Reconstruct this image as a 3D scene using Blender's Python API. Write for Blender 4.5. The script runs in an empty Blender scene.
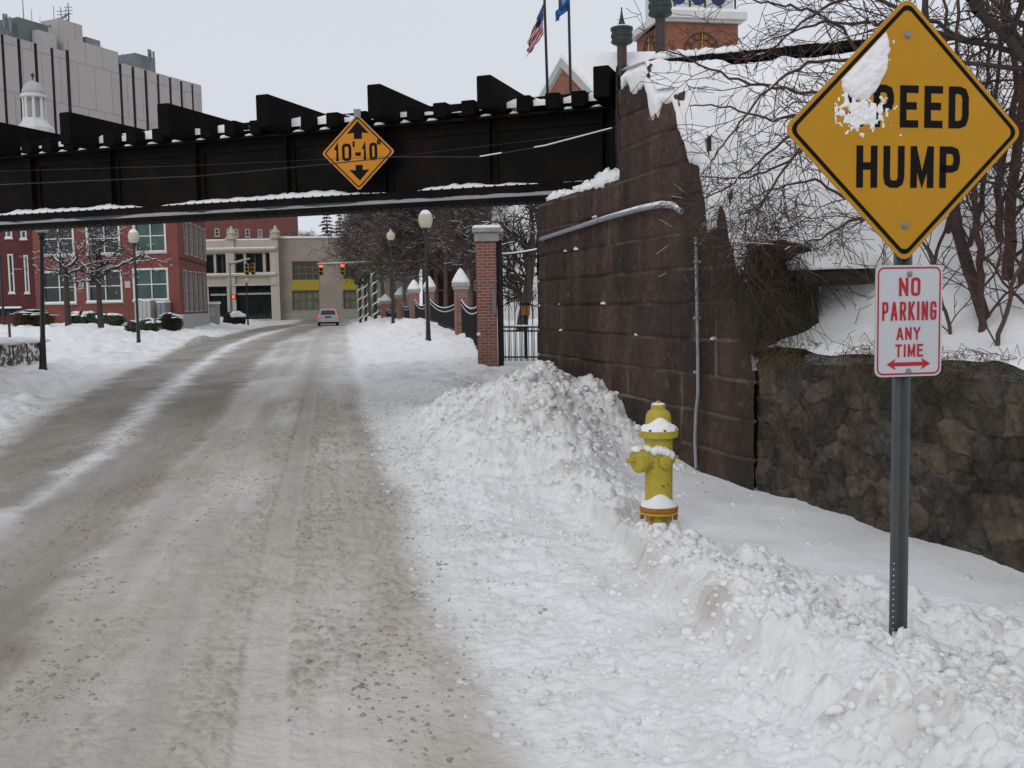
import bpy, bmesh, math, random
import numpy as np
from mathutils import Vector, Matrix
random.seed(7)
PI = math.pi
SC = bpy.context.scene
COL = SC.collection

# ------------------------------------------------------------------ camera
EYE = np.array([0.0, 0.0, 1.6]); PITCH = math.atan(0.080); ROLL = 0.018; FP = 1000.0
_f = np.array([0, math.cos(PITCH), -math.sin(PITCH)])
_u0 = np.array([0, math.sin(PITCH), math.cos(PITCH)]); _r0 = np.array([1.0, 0, 0])
_r = _r0*math.cos(ROLL) - _u0*math.sin(ROLL)
_u = _u0*math.cos(ROLL) + _r0*math.sin(ROLL)
cam = bpy.data.objects.new('camera', bpy.data.cameras.new('camera')); COL.objects.link(cam)
M = Matrix(((_r[0], _u[0], -_f[0], EYE[0]), (_r[1], _u[1], -_f[1], EYE[1]), (_r[2], _u[2], -_f[2], EYE[2]), (0, 0, 0, 1)))
cam.matrix_world = M
cam.data.sensor_width = 36; cam.data.lens = 36*FP/1024; cam.data.clip_end = 3000; cam.data.clip_start = 0.05
SC.camera = cam

def ray(px, py):
    return _f + _r*((px-512)/FP) + _u*((384-py)/FP)
def at(px, py, Y):
    """point of the street at depth Y measured on the photograph"""
    d = ray(px, py); return EYE + d*(Y/d[1])
def gnd(px, py, z=0.0):
    d = ray(px, py); return EYE + d*((z-EYE[2])/d[2])
def topz(x, y, py):
    """height that reaches picture row py above plan point x,y"""
    z = 5.0
    for _ in range(6):
        p = np.array([x, y, z])-EYE; c = p@_f
        row = 384-FP*(p@_u)/c
        z += (row-py)/FP*c
    return z

# ------------------------------------------------------------------ noise
def _h(ix, iy, s):
    a = (ix.astype(np.int64)*374761393 + iy.astype(np.int64)*668265263 + s*1442695041) & 0xffffffff
    a = ((a ^ (a >> 13))*1274126177) & 0xffffffff
    a = ((a ^ (a >> 15))*2246822519) & 0xffffffff
    return ((a ^ (a >> 16)) & 0xffffff)/float(0xffffff)
def vn(x, y, s=0):
    fx = np.floor(x); fy = np.floor(y); tx = x-fx; ty = y-fy
    tx = tx*tx*(3-2*tx); ty = ty*ty*(3-2*ty)
    a = _h(fx, fy, s); b = _h(fx+1, fy, s); c = _h(fx, fy+1, s); d = _h(fx+1, fy+1, s)
    return (a+(b-a)*tx)*(1-ty) + (c+(d-c)*tx)*ty
def fbm(x, y, size, octv=4, s=0):
    o = 0; amp = 1; t = 0; k = 1.0/size
    for i in range(octv):
        o = o + amp*(vn(x*k+i*17.3, y*k+i*9.1, s+i)-.5)*2; t += amp; amp *= .5; k *= 2.03
    return o/t
def lumps(x, y, size, dens, s=0, flat=.8):
    """rounded clods scattered on a plane; returns height"""
    k = 1.0/size; X = x*k; Y = y*k; fx = np.floor(X); fy = np.floor(Y); best = np.zeros_like(X)
    for i in (-1, 0, 1):
        for j in (-1, 0, 1):
            cx = fx+i; cy = fy+j
            px = cx+_h(cx, cy, s+1); py = cy+_h(cx, cy, s+2)
            on = _h(cx, cy, s+3) < dens
            r = .2+.55*_h(cx, cy, s+4)**2
            q = r*r-((X-px)**2+(Y-py)**2*(.6+_h(cx, cy, s+5)))
            best = np.maximum(best, np.where(on & (q > 0), np.sqrt(np.maximum(q, 0)), 0))
    return best*size*flat
def vor(x, y, s=0, jit=.85, box=False):
    """cell noise: F1, F2 distance and a random number per cell"""
    fx = np.floor(x); fy = np.floor(y); f1 = np.full_like(x, 9.); f2 = np.full_like(x, 9.); idr = np.zeros_like(x)
    for i in (-1, 0, 1):
        for j in (-1, 0, 1):
            cx = fx+i; cy = fy+j
            px = cx+.5+(_h(cx, cy, s+1)-.5)*jit; py = cy+.5+(_h(cx, cy, s+2)-.5)*jit
            d = ((x-px)**4+(y-py)**4)**.25 if box else np.hypot(x-px, y-py); n = d < f1
            f2 = np.where(n, f1, np.minimum(f2, d)); idr = np.where(n, _h(cx, cy, s+9), idr); f1 = np.where(n, d, f1)
    return f1, f2, idr
def ss(a, b, x):
    t = np.clip((x-a)/(b-a), 0, 1); return t*t*(3-2*t)

# ------------------------------------------------------------------ materials
def mat(name, c, rough=.8, var=.25, size=1.0, bump=0.0, bsize=.1, metal=0.0, attr=False, streak=False, spec=.3, emit=None, estr=1.0, c2=None, brick=None, bvar=.2, c2r=(.48, .62)):
    m = bpy.data.materials.new(name); m.use_nodes = True; nt = m.node_tree; N = nt.nodes; L = nt.links
    b = N['Principled BSDF']; b.inputs['Roughness'].default_value = rough; b.inputs['Metallic'].default_value = metal
    b.inputs['Specular IOR Level'].default_value = spec
    tc = N.new('ShaderNodeTexCoord'); mp = N.new('ShaderNodeMapping'); L.new(tc.outputs['Object'], mp.inputs[0])
    if streak: mp.inputs['Scale'].default_value = (1, 1, .12)
    n1 = N.new('ShaderNodeTexNoise'); n1.inputs['Scale'].default_value = 1.0/size; n1.inputs['Detail'].default_value = 8; n1.inputs['Roughness'].default_value = .65
    L.new(mp.outputs[0], n1.inputs['Vector'])
    if brick:
        uv = N.new('ShaderNodeUVMap'); uv.uv_map = 'uv'
        bt = N.new('ShaderNodeTexBrick'); L.new(uv.outputs[0], bt.inputs['Vector'])
        bw, bh, mo, mc = brick
        bt.inputs['Scale'].default_value = 1; bt.inputs['Brick Width'].default_value = bw; bt.inputs['Row Height'].default_value = bh
        bt.inputs['Mortar Size'].default_value = mo; bt.inputs['Mortar'].default_value = (*mc, 1)
        bt.inputs['Color1'].default_value = (*[v*(1-bvar) for v in c], 1); bt.inputs['Color2'].default_value = (*[v*(1+bvar) for v in c], 1)
        base = bt.outputs['Color']
    elif attr:
        a = N.new('ShaderNodeAttribute'); a.attribute_name = 'Col'; base = a.outputs['Color']
    else:
        r = N.new('ShaderNodeRGB'); r.outputs[0].default_value = (*c, 1); base = r.outputs[0]
    if c2:
        mx = N.new('ShaderNodeMix'); mx.data_type = 'RGBA'; rp = N.new('ShaderNodeMapRange')
        rp.inputs[1].default_value, rp.inputs[2].default_value = c2r; L.new(n1.outputs['Fac'], rp.inputs[0]); L.new(rp.outputs[0], mx.inputs[0])
        L.new(base, mx.inputs[6]); mx.inputs[7].default_value = (*c2, 1); base = mx.outputs[2]
    r1 = N.new('ShaderNodeMapRange'); r1.inputs[1].default_value = .25; r1.inputs[2].default_value = .75
    r1.inputs[3].default_value = 1-var; r1.inputs[4].default_value = 1+var; L.new(n1.outputs['Fac'], r1.inputs[0])
    vm = N.new('ShaderNodeVectorMath'); vm.operation = 'SCALE'; L.new(base, vm.inputs[0]); L.new(r1.outputs[0], vm.inputs['Scale'])
    L.new(vm.outputs[0], b.inputs['Base Color'])
    if bump:
        n2 = N.new('ShaderNodeTexNoise'); n2.inputs['Scale'].default_value = 1.0/bsize; n2.inputs['Detail'].default_value = 6
        L.new(tc.outputs['Object'], n2.inputs['Vector'])
        bp = N.new('ShaderNodeBump'); bp.inputs['Distance'].default_value = bump; bp.inputs['Strength'].default_value = 1
        L.new(n2.outputs['Fac'], bp.inputs['Height']); L.new(bp.outputs[0], b.inputs['Normal'])
    if emit:
        b.inputs['Emission Color'].default_value = (*emit, 1); b.inputs['Emission Strength'].default_value = estr
    return m
SN = (.87, .865, .86)
m_ground = mat('snow and slush', SN, .85, .07, .35, .009, .022, attr=True)
m_snow = mat('snow', (.86, .86, .86), .85, .05, .3, .012, .05)
m_stone = mat('brownstone', (.1, .06, .05), .85, .5, .3, .010, .03, attr=True, streak=True)
m_rubble = mat('rubble stone', (.1, .06, .05), .85, .45, .09, .014, .035, attr=True)
m_iron = mat('black bridge iron', (.0045, .0042, .004), .75, .5, .8, .003, .04, metal=0, spec=.12, c2=(.010, .0055, .004))
m_irong = mat('grey flange iron', (.16, .16, .165), .6, .35, .5)  # flange strip in a lighter grey than the girder iron
m_timber = mat('dark tie timber', (.0058, .005, .0046), .9, .4, .2, .004, .03, spec=.1)
m_black = mat('black painted metal', (.012, .013, .017), .35, .2, .3, spec=.5)
m_fence = mat('black fence iron', (.014, .014, .016), .5, .2, .3)
m_brick = mat('red brick', (.19, .045, .034), .85, .15, 1.5, brick=(.24, .08, .008, (.20, .12, .10)))
m_brickd = mat('dark red brick', (.10, .024, .024), .85, .15, 1.5, brick=(.24, .08, .008, (.11, .05, .05)))
m_brickp = mat('pillar brick', (.24, .085, .06), .85, .2, .4, brick=(.22, .075, .012, (.28, .23, .2)))
m_bricko = mat('orange brick', (.25, .09, .055), .85, .15, 1.5, brick=(.26, .09, .01, (.26, .15, .1)))
m_brickt = mat('tall brown brick', (.17, .055, .05), .85, .12, 1.5, brick=(.3, .1, .01, (.2, .12, .1)))
m_beige = mat('cream stone', (.46, .42, .34), .85, .12, 1.2, .003, .1, streak=True)
m_tan = mat('tan limestone', (.36, .31, .25), .85, .12, 1.6, brick=(1.6, .8, .008, (.3, .26, .21)), bvar=.06)
m_conc = mat('pale concrete panel', (.43, .40, .38), .9, .06, 3.0, brick=(2.6, 5.2, .06, (.30, .28, .27)), bvar=.025)
m_slot = mat('dark slot glazing', (.022, .018, .03), .6, .2, 1, spec=.1)
m_glass = mat('dark window glass', (.012, .022, .02), .08, .5, .9, spec=.6)
m_glassg = mat('green window glass', (.03, .075, .06), .1, .5, .9, spec=.6)
m_glassw = mat('curtained window glass', (.16, .17, .15), .25, .45, .8, spec=.5)
m_white = mat('white paint', (.62, .62, .6), .6, .08, .5)
m_trim = mat('pale grey trim', (.42, .42, .40), .7, .1, .5)
m_cap = mat('weathered limestone cap', (.34, .33, .30), .85, .25, .2)
m_yellow = mat('yellow enamel panel', (.42, .33, .03), .5, .08, 1)
m_bark = mat('bark', (.055, .043, .036), .9, .3, .1)
m_barkr = mat('reddish twig bark', (.085, .052, .042), .9, .3, .1)
m_twig = mat('dry grass', (.13, .09, .05), .9, .4, .2)
m_conifer = mat('conifer needles', (.045, .06, .05), .9, .3, .5)
m_shrub = mat('evergreen shrub leaves', (.03, .05, .022), .7, .4, .2)
m_globe = mat('frosted lamp glass', (.52, .48, .36), .4, .2, .12)
m_gal = mat('galvanised steel', (.23, .25, .26), .45, .2, .15, metal=.4)
m_post = mat('dark galvanised post', (.11, .12, .125), .5, .2, .15, metal=.3)
m_alu = mat('sign aluminium', (.5, .5, .5), .45, .1, .3, metal=.5)
m_signy = mat('amber sign sheeting', (.47, .228, .008), .5, .06, .15, spec=.25)
m_signo = mat('orange clearance sheeting', (.62, .235, .008), .5, .08, .3, spec=.3)
m_signw = mat('white sign sheeting', (.52, .53, .55), .4, .04, .2)
m_ink = mat('black sign ink', (.006, .005, .006), .6, .1, .2, spec=.12)
m_red = mat('red sign ink', (.42, .02, .035), .45, .06, .2)
m_edge = mat('worn sign edge', (.40, .22, .13), .6, .4, .05)
m_hyd = mat('yellow hydrant paint', (.44, .355, .035), .5, .22, .05, .002, .015, spec=.4, c2=(.20, .10, .025), c2r=(.60, .66))
m_rust = mat('rust', (.28, .085, .02), .85, .4, .05, .002, .01)
m_clay = mat('dark roof copper', (.035, .045, .042), .6, .35, .3)
m_pipe = mat('grey conduit', (.30, .31, .33), .5, .15, .2, metal=.2)
m_mech = mat('green louvre metal', (.13, .155, .145), .7, .15, 2)
m_grey = mat('grey metal box', (.2, .21, .23), .7, .2, 1)
m_car = mat('silver car paint', (.46, .45, .44), .35, .06, .4, metal=.2, spec=.5)
m_tyre = mat('tyre rubber', (.012, .012, .012), .9, .1, .1)
m_brake = mat('lit red brake lamp', (.6, .03, .02), .3, .05, .1, emit=(1, .10, .08), estr=.55)
m_sigred = mat('lit red signal lens', (.6, .05, .02), .3, .05, .1, emit=(1, .13, .05), estr=1.6)
m_sigy = mat('signal yellow housing', (.42, .24, .06), .5, .1, .3)
m_blue = mat('flag blue', (.03, .11, .30), .8, .15, .4)
m_navy = mat('navy panel', (.02, .045, .13), .6, .15, .4)
m_flag = mat('flag cloth', (.3, .3, .3), .85, .1, .4, attr=True)
m_gold = mat('gilt clock hand', (.55, .30, .05), .4, .1, .1)
m_amber = mat('amber lantern glass', (.38, .15, .05), .4, .3, .1)

# ------------------------------------------------------------------ mesh helpers
def tag(o, label=None, cat=None, group=None, kind=None):
    if label: o['label'] = label
    if cat: o['category'] = cat
    if group: o['group'] = group
    if kind: o['kind'] = kind
    return o
def empty(name, loc, label=None, cat=None, group=None):
    o = bpy.data.objects.new(name, None); COL.objects.link(o); o.location = loc; o.empty_display_size = .2
    bpy.context.view_layer.update() if False else None
    return tag(o, label, cat, group)
def mesh_obj(name, V, F, m, parent=None, smooth=False, col=None, local=True):
    """V Nx3 world coordinates, F faces; linked as one object"""
    me = bpy.data.meshes.new(name)
    V = np.asarray(V, dtype=np.float64)
    off = np.array(parent_world(parent)) if parent is not None else np.zeros(3)
    own = np.zeros(3)
    if parent is None and len(V) < 200000:
        own = np.array([(V[:, 0].min()+V[:, 0].max())/2, (V[:, 1].min()+V[:, 1].max())/2, V[:, 2].min()])
    V = V-off-own
    if isinstance(F, np.ndarray):
        k = F.shape[1]; me.vertices.add(len(V)); me.vertices.foreach_set('co', V.astype(np.float32).ravel())
        me.loops.add(F.size); me.loops.foreach_set('vertex_index', F.astype(np.int32).ravel())
        me.polygons.add(len(F)); me.polygons.foreach_set('loop_start', np.arange(0, F.size, k, dtype=np.int32))
        me.update(calc_edges=True)
    else:
        me.from_pydata(V.tolist(), [], F)
    me.validate()
    if smooth: me.polygons.foreach_set('use_smooth', np.ones(len(me.polygons), dtype=bool))
    if col is not None:
        a = me.color_attributes.new('Col', 'FLOAT_COLOR', 'POINT')
        c = np.ones((len(V), 4), dtype=np.float32); c[:, :3] = col; a.data.foreach_set('color', c.ravel())
    elif len(V) < 60000:
        uvl = me.uv_layers.new(name='uv'); n = len(me.loops)
        vi = np.zeros(n, dtype=np.int32); me.loops.foreach_get('vertex_index', vi)
        co = (V+off+own)[vi]; uv = np.zeros((n, 2), dtype=np.float32)
        nn = np.zeros(len(me.polygons)*3, dtype=np.float32); me.polygons.foreach_get('normal', nn); nn = nn.reshape(-1, 3)
        lt = np.zeros(len(me.polygons), dtype=np.int32); me.polygons.foreach_get('loop_total', lt); nn = np.repeat(nn, lt, axis=0)
        hl = np.hypot(nn[:, 0], nn[:, 1])+1e-9; flat = np.abs(nn[:, 2]) > .7
        uv[:, 0] = np.where(flat, co[:, 0], (-co[:, 0]*nn[:, 1]+co[:, 1]*nn[:, 0])/hl); uv[:, 1] = np.where(flat, co[:, 1], co[:, 2])
        uvl.data.foreach_set('uv', uv.ravel())
    me.materials.append(m)
    o = bpy.data.objects.new(name, me); COL.objects.link(o)
    o.location = own
    if parent is not None: o.parent = parent
    return o
_pw = {}
def parent_world(p):
    v = np.array(p.location)
    while p.parent: p = p.parent; v = v+np.array(p.location)
    return v

class MB:
    def __init__(s): s.v = []; s.f = []
    def add(s, vs, fs):
        b = len(s.v); s.v += [tuple(float(c) for c in p) for p in vs]; s.f += [tuple(b+i for i in f) for f in fs]; return s
    def hexa(s, p):  # 8 points: bottom 4, top 4
        return s.add(p, [(3, 2, 1, 0), (4, 5, 6, 7), (0, 1, 5, 4), (1, 2, 6, 5), (2, 3, 7, 6), (3, 0, 4, 7)])
    def box(s, x0, x1, y0, y1, z0, z1):
        return s.hexa([(x0, y0, z0), (x1, y0, z0), (x1, y1, z0), (x0, y1, z0), (x0, y0, z1), (x1, y0, z1), (x1, y1, z1), (x0, y1, z1)])
    def fbox(s, O, U, a0, a1, n0, n1, z0, z1):
        """box in a plan frame: O origin, U horizontal unit direction, second axis is U turned left"""
        U = np.array(U[:2]); Nn = np.array([-U[1], U[0]]); O = np.array(O[:2])
        pts = []
        for z in (z0, z1):
            for a, n in ((a0, n0), (a1, n0), (a1, n1), (a0, n1)):
                q = O+U*a+Nn*n; pts.append((q[0], q[1], z))
        return s.hexa(pts)
    def tube(s, p0, p1, r0, r1=None, n=8, cap=True):
        r1 = r0 if r1 is None else r1
        p0 = np.array(p0, float); p1 = np.array(p1, float); d = p1-p0; l = np.linalg.norm(d)
        if l < 1e-9: return s
        d /= l; a = np.array([0, 0, 1.]) if abs(d[2]) < .9 else np.array([1., 0, 0])
        x = np.cross(d, a); x /= np.linalg.norm(x); y = np.cross(d, x)
        vs = []
        for p, r in ((p0, r0), (p1, r1)):
            for i in range(n):
                t = 2*PI*i/n; vs.append(p+(x*math.cos(t)+y*math.sin(t))*r)
        fs = [(i, n+i, n+(i+1) % n, (i+1) % n) for i in range(n)]
        if cap: fs += [tuple(range(n)), tuple(range(2*n-1, n-1, -1))]
        return s.add(vs, fs)
    def path(s, pts, rs, n=6):
        for i in range(len(pts)-1):
            s.tube(pts[i], pts[i+1], rs[i], rs[i+1], n, True)
        return s
    def lathe(s, prof, c, n=16, axis=None):
        """prof [(r,h)], c base centre; axis: unit direction, default up"""
        c = np.array(c, float); d = np.array([0, 0, 1.]) if axis is None else np.array(axis, float); d = d/np.linalg.norm(d)
        a = np.array([1., 0, 0]) if abs(d[0]) < .9 else np.array([0, 1., 0])
        x = np.cross(a, d); x /= np.linalg.norm(x); x = np.cross(d, x) if False else x; y = np.cross(d, x)
        vs = []; fs = []
        for r, h in prof:
            for i in range(n):
                t = 2*PI*(i+.5)/n; vs.append(c+d*h+(x*math.cos(t)+y*math.sin(t))*max(r, 1e-4))
        for k in range(len(prof)-1):
            for i in range(n):
                j = (i+1) % n; fs.append((k*n+i, k*n+j, (k+1)*n+j, (k+1)*n+i))
        fs.append(tuple(range(n-1, -1, -1))); fs.append(tuple(range((len(prof)-1)*n, len(prof)*n)))
        return s.add(vs, fs)
    def prism(s, poly, ext):
        """poly: list of 3D points (planar), ext: extrusion vector"""
        n = len(poly); e = np.array(ext, float); P = [np.array(p, float) for p in poly]
        return s.add(P+[p+e for p in P], [tuple(range(n-1, -1, -1)), tuple(range(n, 2*n))]+[(i, (i+1) % n, n+(i+1) % n, n+i) for i in range(n)])
    def blob(s, c, rx, ry, rz, seed=0, rough=.2, n=10, k=7, low=-.35):
        rnd = random.Random(seed); vs = []; fs = []
        for j in range(k+1):
            ph = -PI/2+PI*j/k
            for i in range(n):
                t = 2*PI*i/n; q = 1+rough*(rnd.random()-.5)*2*(1 if 0 < j < k else 0)
                vs.append((c[0]+rx*math.cos(ph)*math.cos(t)*q, c[1]+ry*math.cos(ph)*math.sin(t)*q, c[2]+rz*max(low, math.sin(ph))*q))
        for j in range(k):
            for i in range(n):
                a = j*n+i; b = j*n+(i+1) % n; fs.append((a, b, b+n, a+n))
        return s.add(vs, fs)
    def build(s, name, m, parent=None, smooth=False):
        return mesh_obj(name, np.array(s.v), s.f, m, parent, smooth)
def autosmooth(o, ang=40):
    me = o.data; me.polygons.foreach_set('use_smooth', np.ones(len(me.polygons), dtype=bool))
    bm = bmesh.new(); bm.from_mesh(me)
    for e in bm.edges:
        if len(e.link_faces) == 2 and e.calc_face_angle(0) > math.radians(ang): e.smooth = False
    bm.to_mesh(me); bm.free(); return o
def dup(o, loc=None, rot=None, parent=None, scale=None):
    c = o.copy(); COL.objects.link(c)
    if parent is not None: c.parent = parent
    if loc is not None: c.location = loc
    if rot is not None: c.rotation_euler.z = rot
    if scale is not None: c.scale = scale
    for ch in [x for x in o.children]:
        dup(ch, parent=c)
    return c
# ------------------------------------------------------------------ terrain
def curve(pts, z=0.0, pre=None, post=None):
    P = [gnd(x, y, z) for x, y in pts]
    X = [p[0] for p in P]; Y = [p[1] for p in P]
    if pre: X = [pre[0]]+X; Y = [pre[1]]+Y
    if post: X = X+[post[0]]; Y = Y+[post[1]]
    o = np.argsort(Y); return np.array(Y)[o], np.array(X)[o]
RE = curve([(520, 768), (478, 680), (440, 600), (405, 520), (384, 460), (366, 410), (356, 380), (350, 356), (347, 338), (345, 329), (347, 324.5)], pre=(.85, -3), post=(-14, 106))
LE = curve([(0, 440), (60, 400), (110, 373), (160, 353), (220, 337), (262, 327), (270, 323.5)], pre=(-2.6, -3), post=(-26, 106))
T1 = curve([(0, 482), (100, 408), (160, 370), (205, 346), (245, 333), (290, 325)], pre=(-2.6, -3), post=(-20, 106))
T2 = curve([(0, 586), (60, 532), (130, 470), (200, 402), (235, 360), (262, 342), (310, 326)], pre=(-1.2, -3), post=(-18, 106))
T4 = curve([(0, 760), (130, 560), (215, 440), (262, 372), (300, 334)], pre=(-.6, -3), post=(-17, 106))
T5 = curve([(110, 768), (200, 570), (255, 440), (285, 370), (312, 330)], pre=(-.2, -3), post=(-16, 106))
T3 = curve([(250, 768), (278, 600), (296, 480), (306, 420), (312, 370), (318, 340), (330, 326)], pre=(.5, -3), post=(-15, 106))
def Rx(Y): return np.interp(Y, *RE)
def Lx(Y): return np.interp(Y, *LE)
def kerb(Y): return 1.36-.128*Y
def wallx(Y): return 4.40-.31*Y

def ground(X, Y, fine=True):
    X = np.asarray(X, float); Y = np.asarray(Y, float)
    wob = .18*fbm(X, Y, 1.6, 3, 5)*ss(0, 20, Y+8)
    v = X-Rx(Y)-wob; w = Lx(Y)-X-wob*1.5
    kx = X-kerb(Y)-.05*fbm(X, Y, .5, 3, 61)*1.6-.10*fbm(X, Y, 1.6, 2, 161)
    road = (1-ss(-.15, .25, v))*(1-ss(-.25, .5, w))
    near = 1-ss(19, 22, Y)                               # near side of the gateway
    drive = ss(19.5, 21.5, Y)*(1-ss(26.5, 28.5, Y))
    far = ss(27, 29.5, Y)
    # --- macro shape
    z = .02*fbm(X, Y, 3, 3, 11)
    sh = ss(0, .9, v)*.05*near
    piled = ss(7.5, 10.5, Y)
    ridge_w = .95-.55*ss(4.5, 9, Y)+.5*ss(6.5, 9.5, Y)
    cut = np.where((Y > 3.9) & (Y < 7.2), 1, 0)*1.0
    step = (1+.25*fbm(X, Y, .8, 2, 162))*ss(0, .07+.35*(1-ss(3.6, 4.2, Y)*(1-ss(6.6, 7.8, Y))), kx)*.125*near*(1-ss(11, 13, Y))
    crest = np.exp(-((kx-.20-.22*ss(5.6, 3.8, Y))/(.20+.30*ss(5.2, 3.8, Y)+.25*ss(7.5, 9, Y)))**2)*(.10+.05*fbm(X, Y, .9, 2, 33))*(1-.45*np.exp(-((Y-6.1)/.9)**2))*near
    right = sh+step*1.0+crest
    right = right-.085*ss(.25, .95, kx)*near
    pile = .47*np.exp(-(((X-.25+.13*(Y-11.6))/1.3)**2+((Y-11.7)/1.6)**2)**1.5)
    pile = pile+.30*np.exp(-(((X+.15)/1.0)**2+((Y-9.9)/1.3)**2))+.16*np.exp(-(((X+.9)/1.0)**2+((Y-13.2)/1.6)**2))
    pile = pile+.12*np.exp(-(((X-wallx(Y)+.15)/.35)**2))*ss(8.8, 10, Y)*near
    right = right+pile*ss(0, .9, v)
    bank = ss(.1, 2.2, v)*(.36+.13*fbm(X, Y, 2.6, 3, 21))*far*(1+.012*(Y-30))
    bank = bank+far*ss(2.0, 3.2, v)*.12
    right = right+bank+drive*ss(0, 3, v)*.05
    right = right+.42*np.exp(-((X+4.6)/1.3)**2-((Y-46)/4.5)**2)
    leftz = ss(.1, 2.2, w)*.20+ss(1.5, 9, w)*.25*(1-ss(24, 36, Y)*.1)+.1*fbm(X, Y, 2.5, 3, 44)*ss(0, 1.5, w)
    leftz = leftz+.55*np.exp(-((X+19.6)/2.2)**2-((Y-45.5)/3.5)**2)+.35*np.exp(-((X+14.0)/3.2)**2-((Y-50)/5)**2)
    leftz = leftz-.16*np.exp(-((Y-31)/3.2)**2)*ss(0, 2, w)+.42*ss(2, 6, w)*ss(46, 54, Y)*(1-ss(60, 64.5, Y)*.4)
    z = z+np.where(v > 0, right, 0)+np.where(w > 0, leftz, 0)
    z = z+ss(100, 106, Y)*.35
    z = z-.12*np.exp(-((X-.97)/.26)**2-((Y-6.45)/.42)**2)-.07*np.exp(-((X-1.68)/.45)**2-((Y-4.2)/.4)**2)
    # --- masks
    pileM = np.clip(pile*3, 0, 1)
    smoothw = ss(.45, .75, kx-(.95*ss(6.0, 4.2, Y))+.1*fbm(X, Y, .6, 3, 91))*near*(1-pileM)          # undisturbed pavement snow
    lumpy = (ss(-.05, .3, v)*near*(1-smoothw)*(.55+.45*ss(-.1, .1, kx)+.5*pileM))
    if not fine:
        return z
    T = lambda c, wd: np.exp(-((X-np.interp(Y, *c)+.06*fbm(X, Y, 2, 2, 70))/wd)**2)
    ew = .16*fbm(X, Y*.7, .35, 4, 96)*(1+.02*Y)
    TT = lambda c, wd: 1-ss(wd*.55, wd*1.25, np.abs(X-np.interp(Y, *c)+.10*fbm(X, Y, 2, 2, 70))+ew)
    d1 = TT(T1, .50+.012*Y); d2 = TT(T2, .42+.012*Y)
    tyre = np.zeros_like(X)
    for off, wd, am in ((-.92, .105, 1), (-.42, .08, .4), (-2.42, .12, .6), (-1.95, .1, .4), (-1.5, .07, .35)):
        q = (X-(Rx(Y)+off+.02*fbm(X, Y, 3, 2, 80)))/wd
        tyre = np.maximum(tyre, am*(1-ss(.8, 1.15, np.abs(q)))*ss(-.45, .05, fbm(X*.5, Y*.4, 1.2, 3, int(90-off*10))+.35*am-.1)*(.75+.3*fbm(X, Y, .25, 3, 98)))
    c1 = lumps(X, Y, .062, .55, 3); c2 = lumps(X, Y, .034, .7, 13); c3 = lumps(X, Y, .15, .5, 23); c4 = lumps(X, Y, .34, .5, 29); c6 = lumps(X+5, Y, .095, .6, 97)
    # slush between wheel paths
    patch = ss(-.35, .25, fbm(X*1.7, Y*.45, 1.1, 3, 50))*ss(24, 6, Y-6)
    edgeband = np.exp(-((v+.55)/.5)**2)*.8
    rough = np.clip(patch+edgeband*ss(0, .3, fbm(X, Y*.5, .8, 2, 51)+.2), 0, 1)*(1-.8*tyre)*road
    c5 = lumps(X*1.2, Y, .042, .75, 93); rough = rough*(1-.85*np.maximum(T(T4, .16+.008*Y), T(T5, .12+.006*Y))); z = z+rough*(c2*.6+c1*.42+c5*.5)+road*(1-.6*tyre)*(.011*fbm(X, Y, .12, 4, 52)+.006*fbm(X, Y, .045, 3, 152)+.010*fbm((X-Rx(Y)), Y*.12, .14, 3, 153))-road*tyre*.016-road*(d1+d2)*.02
    z = z+road*tyre*.0015*np.sin((Y+.4*X)*2*PI/.05)*(Y < 9)
    rg = .55+.45*np.maximum(pileM, ss(-.05, .2, kx)); z = z+lumpy*(c3*.45*rg+c6*.55*rg+c1*.95*(.5+.5*rg)*(.7+.6*vn(X*40, Y*40, 3))+c2*.8+.022*fbm(X, Y, .16, 5, 53)*rg+.012*fbm(X, Y, .05, 3, 59)+c4*.35*np.maximum(pileM, ss(0, .2, kx)))
    z = z-lumpy*.035*(ss(.15, .6, np.abs(fbm(X, Y, .30, 3, 54)))-.3)
    z = z+smoothw*(.03*fbm(X, Y, 1.3, 3, 56)+.006*fbm(X, Y, .25, 2, 57))
    other = np.clip((far+drive)*ss(0, .5, v)+ss(0, .5, w), 0, 1)
    z = z+other*(.11*fbm(X, Y, .7, 5, 58)+lumps(X, Y, .42, .45, 31)*.55+c3*.25*ss(12, 2, w))
    # --- colour of the stuff itself (clean snow, slush, grit)
    clean = np.array(SN)
    dirt = road*np.clip(.74+.28*fbm(X*1.6, Y*.35, 1.3, 4, 60)+.20*rough+.06*tyre, 0, 1)
    gap = np.exp(-((X-(np.interp(Y, *T1)+np.interp(Y, *T2))/2)/(.42+.01*Y))**2)*road*ss(2, 7, Y)*.55
    dirt = dirt+.16*fbm((X-Rx(Y))*1.0, Y*.07, .16, 4, 164)+.08*fbm(X, Y, .07, 3, 165)
    dirt = dirt*(1-gap)*(1-.25*ss(-2.2, -3.5, X+.2*Y))
    farbr = ss(14, 22, Y)*(1-d1-d2).clip(0, 1)*.22
    dirt = np.clip(dirt-farbr*road, 0, 1)
    sp = ss(.1, .75, fbm(X, Y, .35, 4, 62)+.25*fbm(X, Y, 2, 2, 63))
    dirt = np.maximum(dirt, lumpy*(.10+.42*sp+.12*ss(-.2, .5, fbm(X, Y, .06, 2, 78))))
    dirt = np.maximum(dirt, lumpy*.55*ss(.8, 0, v+.25*fbm(X, Y, .4, 3, 64)))
    dirt = np.maximum(dirt, lumpy*pileM*ss(.0, .8, fbm(X, Y, .8, 4, 65))*.62)
    cutf = np.exp(-((kx-.06)/.07)**2)*near*ss(3.6, 4.1, Y)*(1-ss(6.6, 7.4, Y))
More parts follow.
